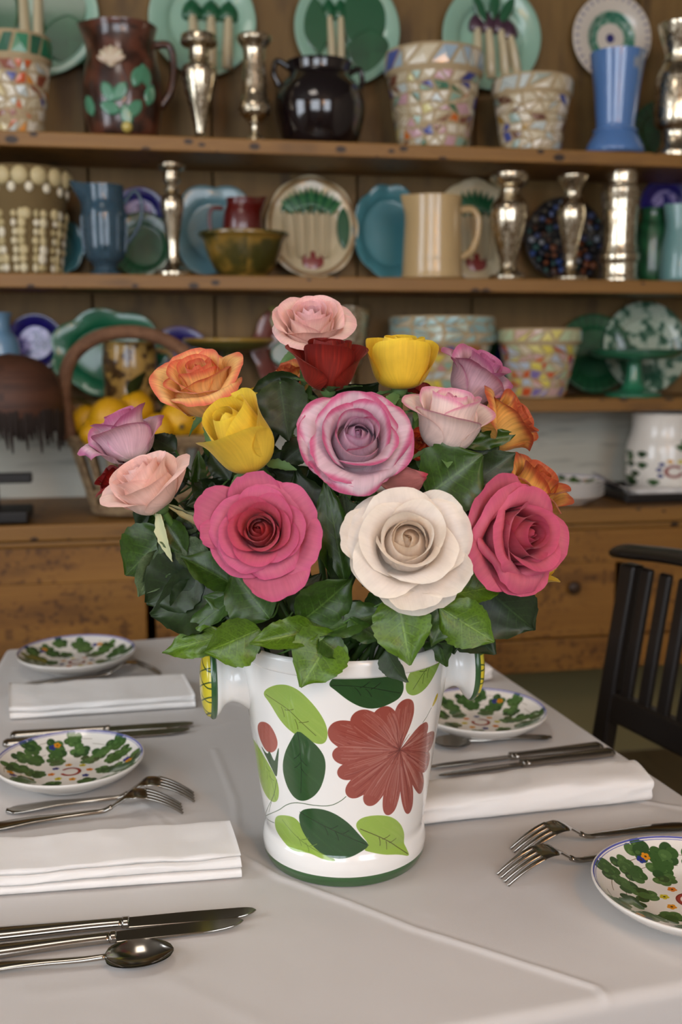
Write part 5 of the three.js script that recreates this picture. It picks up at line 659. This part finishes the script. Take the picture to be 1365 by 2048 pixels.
// ---------------------------------------------------------------- painted side plates
const plateTex = ctex(1024, 1024, (g, w) => {
  const R = rng(17), c = w / 2, leaf = (x, y, s, a) => { for (const [dx, dy] of [[-0.95, 0.15], [0.95, 0.1], [0, -0.95], [-0.5, 0.95], [0.55, 0.9], [0, 0.1]]) { g.save(); g.translate(x, y); g.rotate(a); g.fillStyle = ['#3c5c2c', '#34502a', '#4c6c38', '#436232'][Math.floor(R() * 4)]; g.beginPath(); g.ellipse(dx * s, dy * s, s * 0.82, s * 0.74, R() * 3, 0, 7); g.fill(); if (R() < 0.6) { g.globalAlpha = 0.4; g.fillStyle = '#6f8e50'; g.beginPath(); g.ellipse(dx * s - s * 0.2, dy * s - s * 0.15, s * 0.36, s * 0.26, R() * 3, 0, 7); g.fill(); } g.globalAlpha = 0.4; g.strokeStyle = '#20351a'; g.lineWidth = 3; g.beginPath(); g.moveTo(0, 0); g.lineTo(dx * s * 1.2, dy * s * 1.2); g.stroke(); g.restore(); } g.globalAlpha = 1; };
  g.fillStyle = '#e9e4da'; g.fillRect(0, 0, w, w);
  const spots = []; for (let i = 0; i < 17; i++) spots.push([i / 17 * 6.283 + 0.1 * R(), 412 + (i % 2 ? 26 : -14)]); for (let i = 0; i < 12; i++) spots.push([i / 12 * 6.283 + 0.15 + 0.15 * R(), 318 + 18 * R()]); for (let i = 0; i < 6; i++) spots.push([i / 6 * 6.283 + 0.5 + 0.15 * R(), 226 + 12 * R()]);
  g.strokeStyle = '#5c4a22'; g.lineWidth = 3; for (const [a, r] of spots) { g.beginPath(); g.arc(c, c, r, a, a + 0.32); g.stroke(); }
  spots.forEach(([a, r], i) => { if (i % 11 !== 4) leaf(c + Math.cos(a) * r, c + Math.sin(a) * r, 39 + 8 * R(), a + R() * 2); });
  const fl = (x, y, col, s) => { g.fillStyle = col; for (let k = 0; k < 5; k++) { g.beginPath(); g.ellipse(x + Math.cos(k * 1.257) * s, y + Math.sin(k * 1.257) * s, s * 0.75, s * 0.75, 0, 0, 7); g.fill(); } g.fillStyle = '#4a3416'; g.beginPath(); g.arc(x, y, s * 0.45, 0, 7); g.fill(); };
  for (const a of [0.75, 2.6, 4.3, 5.6]) { fl(c + Math.cos(a) * 385, c + Math.sin(a) * 385, '#2e3a86', 15); fl(c + Math.cos(a + 0.1) * 398, c + Math.sin(a + 0.1) * 398, '#d98e1e', 15); }
  g.strokeStyle = '#9a3a30'; g.lineWidth = 24; g.lineCap = 'round'; g.beginPath(); g.arc(c, c, 62, 0.3, 5.3); g.stroke(); g.strokeStyle = '#7c2a24'; g.lineWidth = 8; g.beginPath(); g.arc(c, c, 70, 0.5, 5); g.stroke();
  for (let i = 0; i < 8; i++) { const a = i * 0.785 + 0.2; fl(c + Math.cos(a) * 130, c + Math.sin(a) * 130, ['#34407e', '#d9901e', '#c9b820', '#d9781e'][i % 4], 15); }
  g.strokeStyle = '#5458a4'; g.lineWidth = 8; g.beginPath(); g.arc(c, c, 494, 0, 7); g.stroke(); g.lineWidth = 3; g.beginPath(); g.arc(c, c, 483, 0, 7); g.stroke();
});
const mPlate = mt(plateTex, { roughness: 0.2 }), mWhite = glaze(0xe4e0d8, { roughness: 0.25 });
function platePair(R) { // painted top and plain white underside
  const top = lathe([[1e-4, 0.009], [0.5 * R, 0.009], [0.66 * R, 0.0135], [0.88 * R, 0.0215], [0.985 * R, 0.0285]], 80, 4), uv = top.attributes.uv, p = top.attributes.position; for (let i = 0; i < p.count; i++) uv.setXY(i, 0.5 + p.getX(i) / (2.02 * R), 0.5 - p.getZ(i) / (2.02 * R));
  return [top, lathe([[0.985 * R, 0.0285], [R, 0.028], [0.996 * R, 0.0255], [0.9 * R, 0.0172], [0.7 * R, 0.0075], [0.56 * R, 0.003], [0.54 * R, 0, 1], [0.51 * R, 0, 1], [0.5 * R, 0.004, 1], [1e-4, 0.005]], 80, 4)];
}
function sidePlate(label, x, y, R, turn) {
  const c = atH(x, y, TY + 0.027), g = thing('side_plate', label, 'plate', V(c.x, TY + 0.0012, c.z), turn), [a, b] = platePair(R); part('painted_top', a, mPlate, g, 'ivy painted upper face'); part('underside', b, mWhite, g, 'plain white underside'); return g;
}
sidePlate('ivy painted plate at the far left corner of the table, beyond the folded napkins', 153, 1303, 0.093, 0.7);
sidePlate('ivy painted plate in the left middle of the table, beside the pair of upturned forks', 140, 1516, 0.0865, 2.9);
sidePlate('ivy painted plate half hidden behind the right side of the flower vase', 963, 1420, 0.0875, 1.9);
sidePlate('ivy painted plate cut by the right edge of the photo beside two forks', 1384, 1766, 0.089, 4.6);
{ // plates stacked on the counter
  const c = atZ(1140, 965, -2.53), R = pxW(1076, 1206, 965, -2.53) / 2; ['lowest of the white plates stacked on the counter', 'second lowest of the white plates stacked on the counter', 'second from the top of the white plates stacked on the counter', 'topmost of the plates stacked on the counter, its ivy border showing'].forEach((l, i) => {
    const g = thing('side_plate', l, 'plate', loc(c.x, CT + 0.001 + i * 0.0105, -2.53), BETA, 'plates stacked on the counter'), [a, b] = platePair(R); part('painted_top', a, mPlate, g); part('underside', b, mWhite, g, 'plain white underside');
  });
}
// ---------------------------------------------------------------- napkins: one long cloth folded to and fro
function napkinGeo(L, Wd, layers, pitch, t, seed, shear = 0, rolled = false) {
  let mid = [];
  const R = rng(seed), ends = Array.from({ length: layers }, () => [0.006 * R(), 0.006 * R()]);
  for (let k = 0; k < layers; k++) { const y = pitch * (k + 0.5), dir = k % 2 ? -1 : 1, a = -Wd / 2 + ends[k][0], b = Wd / 2 - ends[k][1]; for (let i = 0; i <= 14; i++) mid.push([mix(dir > 0 ? a : b, dir > 0 ? b : a, i / 14), y]); if (k < layers - 1) { const e = mid[mid.length - 1]; for (let i = 1; i < 6; i++) { const q = i / 6 * Math.PI; mid.push([e[0] + dir * Math.sin(q) * pitch * 0.62, y + pitch * (1 - Math.cos(q)) / 2]); } } }
  if (rolled) { // wound round itself: a flattened spiral, its turns showing at the ends
    const Ht = pitch * layers, sgn = (v, e) => Math.sign(v) * Math.pow(Math.abs(v), e); mid = [];
    for (let i = 0; i <= 170; i++) { const f = i / 60 * 2 * Math.PI, s = (2.83 - i / 60) * t * 1.25, a = Wd / 2 - s, b = Ht / 2 - s * 0.95; if (b > 0.001) mid.push([-a * sgn(Math.cos(-f - 2.2), 0.5), Ht / 2 + b * sgn(Math.sin(-f - 2.2), 0.62)]); }
  }
  const n = mid.length, N = mid.map((p, i) => { const a = mid[Math.max(0, i - 1)], b = mid[Math.min(n - 1, i + 1)], dx = b[0] - a[0], dy = b[1] - a[1], l = Math.hypot(dx, dy) || 1; return [-dy / l, dx / l]; });
  const loop = [...mid.map((p, i) => [p[0] + N[i][0] * t / 2, p[1] + N[i][1] * t / 2]), ...mid.map((p, i) => [p[0] - N[i][0] * t / 2, p[1] - N[i][1] * t / 2]).reverse()]; loop.push(loop[0]);
  const m = 40, P = [], ix = [], uv = [], put = (q, v) => { const x = v * L, z = q[0], yy = q[1] / (pitch * layers), w = (fbm(v * 5 + seed, z * 14 + yy * 3, seed, 3) - 0.5), w2 = fbm(v * 7, yy * 4 + seed, seed + 4, 2) - 0.5; P.push(x + shear * z + 0.004 * w2 * yy, Math.max(0.0004, q[1] * (1 + 0.22 * w) + 0.002 * w * yy), z + 0.006 * w2 * (0.3 + yy)); uv.push(v * L * 4, z * 4 + yy); };
  for (let j = 0; j <= m; j++) for (const q of loop) put(q, j / m);
  const c = loop.length; for (let j = 0; j < m; j++) for (let i = 0; i + 1 < c; i++) { const a = j * c + i, b = a + 1, d = a + c, e = d + 1; ix.push(a, d, b, b, d, e); }
  for (const j of [0, m]) for (let i = 0; i + 1 < n; i++) { const a = j * c + i, b = a + 1, d = j * c + 2 * n - 1 - i, e = d - 1; j ? ix.push(a, b, d, b, e, d) : ix.push(a, d, b, b, d, e); }
  const g = new THREE.BufferGeometry(); g.setAttribute('position', new THREE.Float32BufferAttribute(P, 3)); g.setAttribute('uv', new THREE.Float32BufferAttribute(uv, 2)); g.setIndex(ix); g.computeVertexNormals(); return g;
}
const mNap = M(0xf4f2ee, 0.85, { sheen: 0.3, sheenColor: new THREE.Color(1, 1, 1), sheenRoughness: 0.6, side: THREE.DoubleSide, bumpMap: mCloth.bumpMap, bumpScale: 0.0002 });
function napkin(label, fl, fr, back, layers, pitch, seed, shear, rolled = false, y = TY) { // front left and front right on the table, a point on the far edge
  const a = atH(...fl, y), b = atH(...fr, y), c = atH(...back, y + layers * pitch), L = a.distanceTo(b), d = b.clone().sub(a).normalize(), nrm = V(d.z, 0, -d.x), Wd = Math.abs(c.clone().sub(a).dot(nrm)), o = a.clone().addScaledVector(nrm, Wd / 2);
  const m = shade(new THREE.Mesh(napkinGeo(L, Wd, layers, pitch, rolled ? 0.0032 : pitch * 0.72, seed, shear, rolled), mNap)); m.name = numbered('napkin'); m.position.set(o.x, y + 0.001, o.z); m.rotation.y = Math.atan2(-d.z, d.x); scene.add(m); return tag(m, label, 'napkin');
}
napkin('white folded napkin at the left, between two forks and the nearest knives', [-70, 1798], [475, 1757], [452, 1644], 5, 0.0044, 3, 0.1);
napkin('thick white folded napkin right of the vase, in front of two knives', [848, 1664], [1312, 1613], [1225, 1516], 6, 0.0056, 5, -0.12, true);
napkin('white folded napkin at the far left in front of the farthest plate', [12, 1441], [383, 1416], [345, 1348], 4, 0.0045, 7, 0.1);
napkin('end of a white folded napkin behind the right handle of the vase', [890, 1382], [985, 1364], [962, 1328], 5, 0.0045, 9, 0, true);
// ---------------------------------------------------------------- cutlery
const mSteel = new THREE.MeshPhysicalMaterial({ color: 0xa39d94, metalness: 1, roughness: 0.16 });
function cutlery(name, label, tip, from, L, y, build) { // lies along from -> tip; its tip is at the pixel
  const t = atH(...tip, y), f = atH(...from, y), d = t.clone().sub(f).normalize(), o = t.clone().addScaledVector(d, -L), g = thing(name, label, name, V(o.x, TY, o.z), Math.atan2(-d.z, d.x)); build(g, L); return g;
}
const curveY = (tb) => (x) => { for (let i = 0; i + 1 < tb.length; i++) if (x <= tb[i + 1][0]) { const [a, b] = [tb[i], tb[i + 1]]; return mix(a[1], b[1], sst(a[0], b[0], x)); } return tb[tb.length - 1][1]; };
function fork(g, L) { // lying face down: the tines arch up and their points rest on the cloth
  const y0 = curveY([[0, 0.0035], [0.3, 0.0075], [0.58, 0.0085], [0.76, 0.0255]]), ys = (s) => (s < 0.76 ? y0(s) : mix(0.0255, 0.0018, Math.pow((s - 0.76) / 0.24, 1.75))), wd = curveY([[0, 0.0085], [0.08, 0.0105], [0.45, 0.0052], [0.62, 0.0034], [0.7, 0.0055], [0.75, 0.0136], [0.82, 0.0142]]);
  const along = (a, b, n) => Array.from({ length: n }, (_, i) => { const s = mix(a, b, i / (n - 1)); return V(s * L, ys(s), 0); });
  part('handle', sweep(along(0, 0.64, 22), (t) => [wd(t * 0.64) * (t < 0.03 ? 0.6 : 1), 0.0018 + 0.0008 * t], 40, 12), mSteel, g); part('head', sweep(along(0.63, 0.82, 14), (t) => [wd(0.63 + t * 0.19), 0.0014], 24, 12), mSteel, g);
  for (let k = 0; k < 4; k++) { const z = (k - 1.5) * 0.0081, pts = []; for (let i = 0; i <= 12; i++) { const s = 0.81 + 0.19 * i / 12; pts.push(V(s * L, ys(s), z * (1 - 0.06 * i / 12))); } part('tine', sweep(pts, (t) => [0.0024 * (1 - 0.55 * t * t), 0.0015], 18, 8), mSteel, g); }
}
function knife(g, L) {
  const pts = (a, b, n, y0, y1) => Array.from({ length: n }, (_, i) => V(mix(a, b, i / (n - 1)) * L, mix(y0, y1, i / (n - 1)), 0));
  part('handle', sweep(pts(0, 0.52, 20, 0.0052, 0.0058), (t) => [mix(0.0098, 0.0062, sst(0, 0.9, t)) * (t < 0.02 ? 0.7 : 1), mix(0.005, 0.0042, t) * (t < 0.02 ? 0.6 : 1)], 30, 14), mSteel, g); part('bolster', sweep(pts(0.515, 0.54, 4, 0.0058, 0.0058), () => [0.0066, 0.0046], 4, 14), mSteel, g);
  const s = new THREE.Shape(), l = 0.47 * L; s.moveTo(0, -0.0058); s.lineTo(l * 0.5, -0.0066); s.lineTo(l * 0.9, -0.006); s.quadraticCurveTo(l * 0.985, -0.0055, l, -0.0025); s.bezierCurveTo(l * 0.97, 0.002, l * 0.88, 0.0056, l * 0.68, 0.0066); s.lineTo(0, 0.006); s.lineTo(0, -0.0058);
  part('blade', new THREE.ExtrudeGeometry(s, { depth: 0.0006, bevelEnabled: true, bevelThickness: 0.0007, bevelSize: 0.001, bevelSegments: 2, curveSegments: 16 }).rotateX(Math.PI / 2).rotateX(0.18).translate(0.535 * L, 0.0052, 0), mSteel, g);
}
function spoon(g, L) {
  const ys = curveY([[0, 0.004], [0.3, 0.008], [0.6, 0.0075], [0.72, 0.0085]]), wd = curveY([[0, 0.007], [0.08, 0.0085], [0.5, 0.0036], [0.72, 0.0026]]);
  part('handle', sweep(Array.from({ length: 20 }, (_, i) => V(i / 19 * 0.71 * L, ys(i / 19 * 0.71), 0)), (t) => [wd(t * 0.71) * (t < 0.03 ? 0.6 : 1), 0.0018 + 0.0006 * t], 34, 12), mSteel, g);
  const l = 0.15 * L, w = 0.0205, bowl = (dy) => grid(18, 22, (u, v) => { const a = (u - 0.5) * 2, s = v, ww = w * Math.sqrt(Math.max(0.004, 1 - Math.pow(Math.abs(2 * Math.pow(s, 0.86) - 1), 2.1))), x = 0.7 * L + s * 0.3 * L, z = a * ww, e = Math.hypot(a, (s - 0.48) / 0.52); return V(x, 0.0098 - 0.0088 * Math.max(0, 1 - e * e) + 0.001 * s + dy, z); });
  const a = bowl(0), b = bowl(-0.0011), bi = b.index.array; for (let i = 0; i < bi.length; i += 3) { const t = bi[i]; bi[i] = bi[i + 1]; bi[i + 1] = t; } b.computeVertexNormals(); part('bowl', mergeGeometries([a, b]), mSteel, g);
}
cutlery('fork', 'left steel fork lying face down, nearer the ivy plate at the left middle', [388, 1591], [15, 1620], 0.205, TY + 0.004, fork);
cutlery('fork', 'left steel fork lying face down, nearer the folded napkin, its handle cut by the edge', [364, 1614], [0, 1652], 0.21, TY + 0.004, fork);
cutlery('fork', 'steel fork just below the farthest plate at the far left', [322, 1346], [58, 1368], 0.205, TY + 0.004, fork);
cutlery('fork', 'right steel fork lying face down, farther from the camera, its handle behind the plate', [1032, 1704], [1365, 1652], 0.205, TY + 0.004, fork);
cutlery('fork', 'right steel fork lying face down, nearer the camera, its handle running under the plate', [1006, 1756], [1330, 1700], 0.205, TY + 0.004, fork);
cutlery('knife', 'upper of the two steel knives at the lower left', [508, 1824], [0, 1868], 0.24, TY + 0.005, knife);
cutlery('knife', 'lower of the two steel knives at the lower left, touching the spoon', [483, 1845], [0, 1902], 0.235, TY + 0.005, knife);
cutlery('knife', 'farther of the two knives behind the left middle ivy plate', [384, 1448], [26, 1470], 0.235, TY + 0.005, knife);
cutlery('knife', 'nearer of the two knives behind the left middle ivy plate', [376, 1460], [20, 1486], 0.235, TY + 0.005, knife);
cutlery('knife', 'farther of the two knives right of the vase', [858, 1533], [1168, 1496], 0.235, TY + 0.005, knife);
cutlery('knife', 'nearer of the two knives right of the vase, against the thick napkin', [880, 1549], [1194, 1508], 0.235, TY + 0.005, knife);
cutlery('spoon', 'steel spoon lying hollow side up at the lower left corner', [348, 1908], [0, 1936], 0.19, TY + 0.006, spoon);
cutlery('spoon', 'steel spoon between the right hand plate and the two knives', [868, 1490], [1074, 1473], 0.16, TY + 0.006, spoon);
// ---------------------------------------------------------------- basket of lemons and the brown dome on the counter
{
  const Z = -2.525, at = (x, y) => atZ(x, y, Z), L0 = at(132, 872), R0 = at(448, 872), cx = (L0.x + R0.x) / 2, base = at(190, 1036), y0 = CT + 0.005, hR = L0.y - y0, a = (R0.x - L0.x) / 2, b = 0.088, bot = a - (base.x - L0.x), g = thing('basket', 'rustic open slatted basket with a tall arched handle, filled with lemons', 'basket', loc(cx, y0, Z), BETA);
  const TXb = woodTex(211, [128, 104, 74], [168, 148, 112], [82, 58, 38], { stain: 0.5, speck: 0.4 }), mB = wood(TXb, 0.8, 0.003), mH = wood(woodTex(213, [104, 70, 48], [146, 108, 78], [66, 42, 28], { stain: 0.5, speck: 0.5 }), 0.85, 0.003);
  const ring = (r1, r2, y, t, h) => sweep(Array.from({ length: 33 }, (_, i) => V(Math.cos(i / 32 * 6.2832) * r1, y, Math.sin(i / 32 * 6.2832) * r2)), () => [t, h], 64, 8);
  part('rim', ring(a - 0.01, b, hR - 0.012, 0.009, 0.015), mB, g); part('base_ring', ring(bot, b * 0.75, 0.014, 0.009, 0.014), mB, g); part('middle_band', ring(mix(bot, a, 0.3) - 0.004, mix(b * 0.75, b, 0.3), hR * 0.27, 0.006, 0.011), mB, g);
  part('floor', new THREE.CylinderGeometry(1, 1, 0.012, 32).scale(bot, 1, b * 0.75).translate(0, 0.01, 0), mB, g);
  for (let i = 0; i < 18; i++) { const t = i / 18 * 6.2832, c = Math.cos(t), s = Math.sin(t), wide = Math.abs(c) > 0.93; part('slat', sweep([V(c * bot, 0.008, s * b * 0.75), V(c * mix(bot, a - 0.008, 0.5), hR * 0.5, s * b * 0.88), V(c * (a - 0.008), hR - 0.004, s * b)], () => [wide ? 0.019 : 0.011, 0.005], 8, 8, V(c, 0, s)), mB, g); }
  const arch = [[141, 880], [128, 790], [141, 720], [190, 677], [265, 664], [335, 682], [388, 722], [428, 800], [442, 880]].map(([x, y]) => { const p = at(x, y); return V(p.x - cx, p.y - y0, 0); });
  part('handle', sweep(arch, () => [0.016, 0.02], 60, 12, V(0, 0, 1)), mH, g, 'reddish brown arched handle');
  const TXl = dtex(128, 128, (u, v) => { const n = fbm(u * 30, v * 30, 221, 3), m = fbm(u * 4, v * 4, 223, 3); return [mix(206, 228, m), mix(150, 176, m), mix(8, 30, n)]; }), mL = new THREE.MeshPhysicalMaterial({ map: TXl, bumpMap: TXl, bumpScale: 0.0008, roughness: 0.45 });
  const lem = lathe([[1e-4, -1.12], [0.1, -1.1], [0.2, -1.0], [0.5, -0.84], [0.86, -0.45], [1, 0], [0.86, 0.48], [0.48, 0.86], [0.22, 1.02], [0.16, 1.14], [1e-4, 1.2]], 24, 4), cal = lathe([[1e-4, -1.02], [0.12, -1.06], [0.14, -1.12], [1e-4, -1.14]], 10, 2);
  [[222, 838, 42, -2.475, 0.5, 'large lemon in front at the left of the basket'], [272, 818, 36, -2.535, 1.2, 'lemon topmost in the basket beside the dark leaf'], [176, 842, 34, -2.56, 0.9, 'shaded lemon against the left of the basket handle'], [362, 840, 40, -2.505, 1.5, 'lemon end-on at the right, with a brown stalk scar'], [316, 858, 30, -2.475, 0.3, 'small lemon behind the mauve rose'], [182, 868, 22, -2.465, 2, 'smallest lemon at the left rim of the basket'], [408, 852, 34, -2.54, 1.1, 'lemon at the right end hidden by the orange rose'], [290, 872, 36, -2.55, 0.6, 'lemon lowest in the middle of the basket']].forEach(([x, y, r, z, rot, l], i) => {
    const p = atZ(x, y, z), s = r / F * 2.55, q = thing('lemon', 'yellow ' + l, 'lemon', loc(p.x, p.y, z), BETA); const m = part('fruit', lem, mL, q), k = part('stalk_scar', cal, M(0x6a5226, 0.8), m); m.scale.setScalar(s); if (i === 3) m.rotation.set(-1.35, 0.2, 0); else m.rotation.set(0.3 * Math.sin(i), i, rot + 1.2);
  });
  [[268, 800, -2.53, 282, 745, 0.42], [300, 835, -2.54, 352, 812, 0.35], [185, 815, -2.55, 150, 790, 0.36], [330, 820, -2.52, 322, 775, 0.35]].forEach(([x, y, z, x2, y2, wd], i) => { const p = atZ(x, y, z), e = atZ(x2, y2, z), A = loc(p.x, p.y, z), B = loc(e.x, e.y, z + 0.01), L = A.distanceTo(B) * 1.15, q = thing('lemon_leaf', ['dark lemon leaf standing up against the sponged jug', 'dark lemon leaf at the right among the lemons', 'dark lemon leaf at the left of the basket', 'dark lemon leaf behind the mauve rose bud'][i], 'leaf', A); part('blade', orient(leafGeo(L, L * wd, { fold: 0.3, droop: 0.15, serr: 0 }), V(), B.sub(A), 0), LM[0], q); part('stalk', tube([V(), V(0, -0.008, 0.002), V(0.003, -0.016, 0.004)], 0.0013, 6, 5), mStem, q); });
  // the brown dome with its ragged fringe, on a dark stand
  const zc = -2.455, c = atZ(22, 805, zc), top = atZ(30, 708, zc), Rr = pxW(22, 124, 805, zc), dm = thing('fringed_dome', 'dark brown dome with a ragged fringe at the left edge of the counter', 'ornament', loc(c.x, CT + 0.0016, zc), BETA), hB = atZ(30, 835, zc).y - CT, hT = top.y - CT, mD = wood(woodTex(217, [66, 38, 24], [96, 58, 38], [40, 22, 14], { stain: 0.5 }), 0.6, 0.002), mF = M(0x241811, 0.85), mK = M(0x15120f, 0.5);
  part('dome', lathe([[Rr * 1.0, hB], [Rr * 1.03, hB + 0.2 * (hT - hB)], [Rr * 0.97, hB + 0.5 * (hT - hB)], [Rr * 0.74, hB + 0.8 * (hT - hB)], [Rr * 0.4, hT - 0.008], [1e-4, hT]], 48, 5), mD, dm);
  { const r = rng(44); for (let i = 0; i < 64; i++) { const t = i / 64 * 6.2832, l = 0.03 + 0.045 * r(), rr = Rr * (0.98 + 0.04 * r()), x = Math.cos(t) * rr, z = Math.sin(t) * rr; part('fringe_strand', sweep([V(x, hB + 0.02, z), V(x * 0.995, hB - l * 0.5, z * 0.995), V(x * 0.98 + 0.004 * r(), hB - l, z * 0.98)], (q) => [0.0075 * (1 - 0.75 * q), 0.003], 6, 6, V(Math.cos(t), 0, Math.sin(t))), mF, dm); } }
  part('pole', new THREE.CylinderGeometry(0.012, 0.016, hB + 0.02, 16).translate(-0.05, (hB + 0.02) / 2, 0), mK, dm); part('base', box(0.15, 0.028, 0.12, 0.006).translate(-0.045, 0.016, -0.02), mK, dm); part('cross_bar', box(0.2, 0.022, 0.03, 0.004).translate(-0.06, atZ(30, 955, zc).y - CT, 0.02), mK, dm);
}
{ // linen on the tray
  const c = atZ(1315, 972, -2.52), m = shade(new THREE.Mesh(napkinGeo(0.22, 0.06, 3, 0.007, 0.005, 21, 0.1), mNap)); m.name = numbered('napkin'); m.position.copy(loc(c.x - 0.07, CT + 0.0096, -2.525)); m.rotation.y = BETA; scene.add(m); tag(m, 'crumpled white napkin on the black tray in front of the ivy jar', 'napkin');
  const A = atZ(1196, 948, -2.56), B = atZ(1262, 978, -2.56), d = V(B.x - A.x, B.y - A.y, 0), L = d.length(), f = shade(new THREE.Mesh(grid(16, 8, (u, v) => V(u * L, -0.006 * Math.sin(u * 3) + 0.002 * Math.sin(v * 5), (v - 0.5) * 0.1)), mNap)); f.name = numbered('napkin'); f.position.copy(loc(A.x, A.y, -2.56)); f.rotation.set(0, BETA, Math.atan2(d.y, d.x), 'YXZ'); scene.add(f); tag(f, 'stiff corner of a white napkin sticking up over the left of the tray', 'napkin');
}

renderer.render(scene, camera);
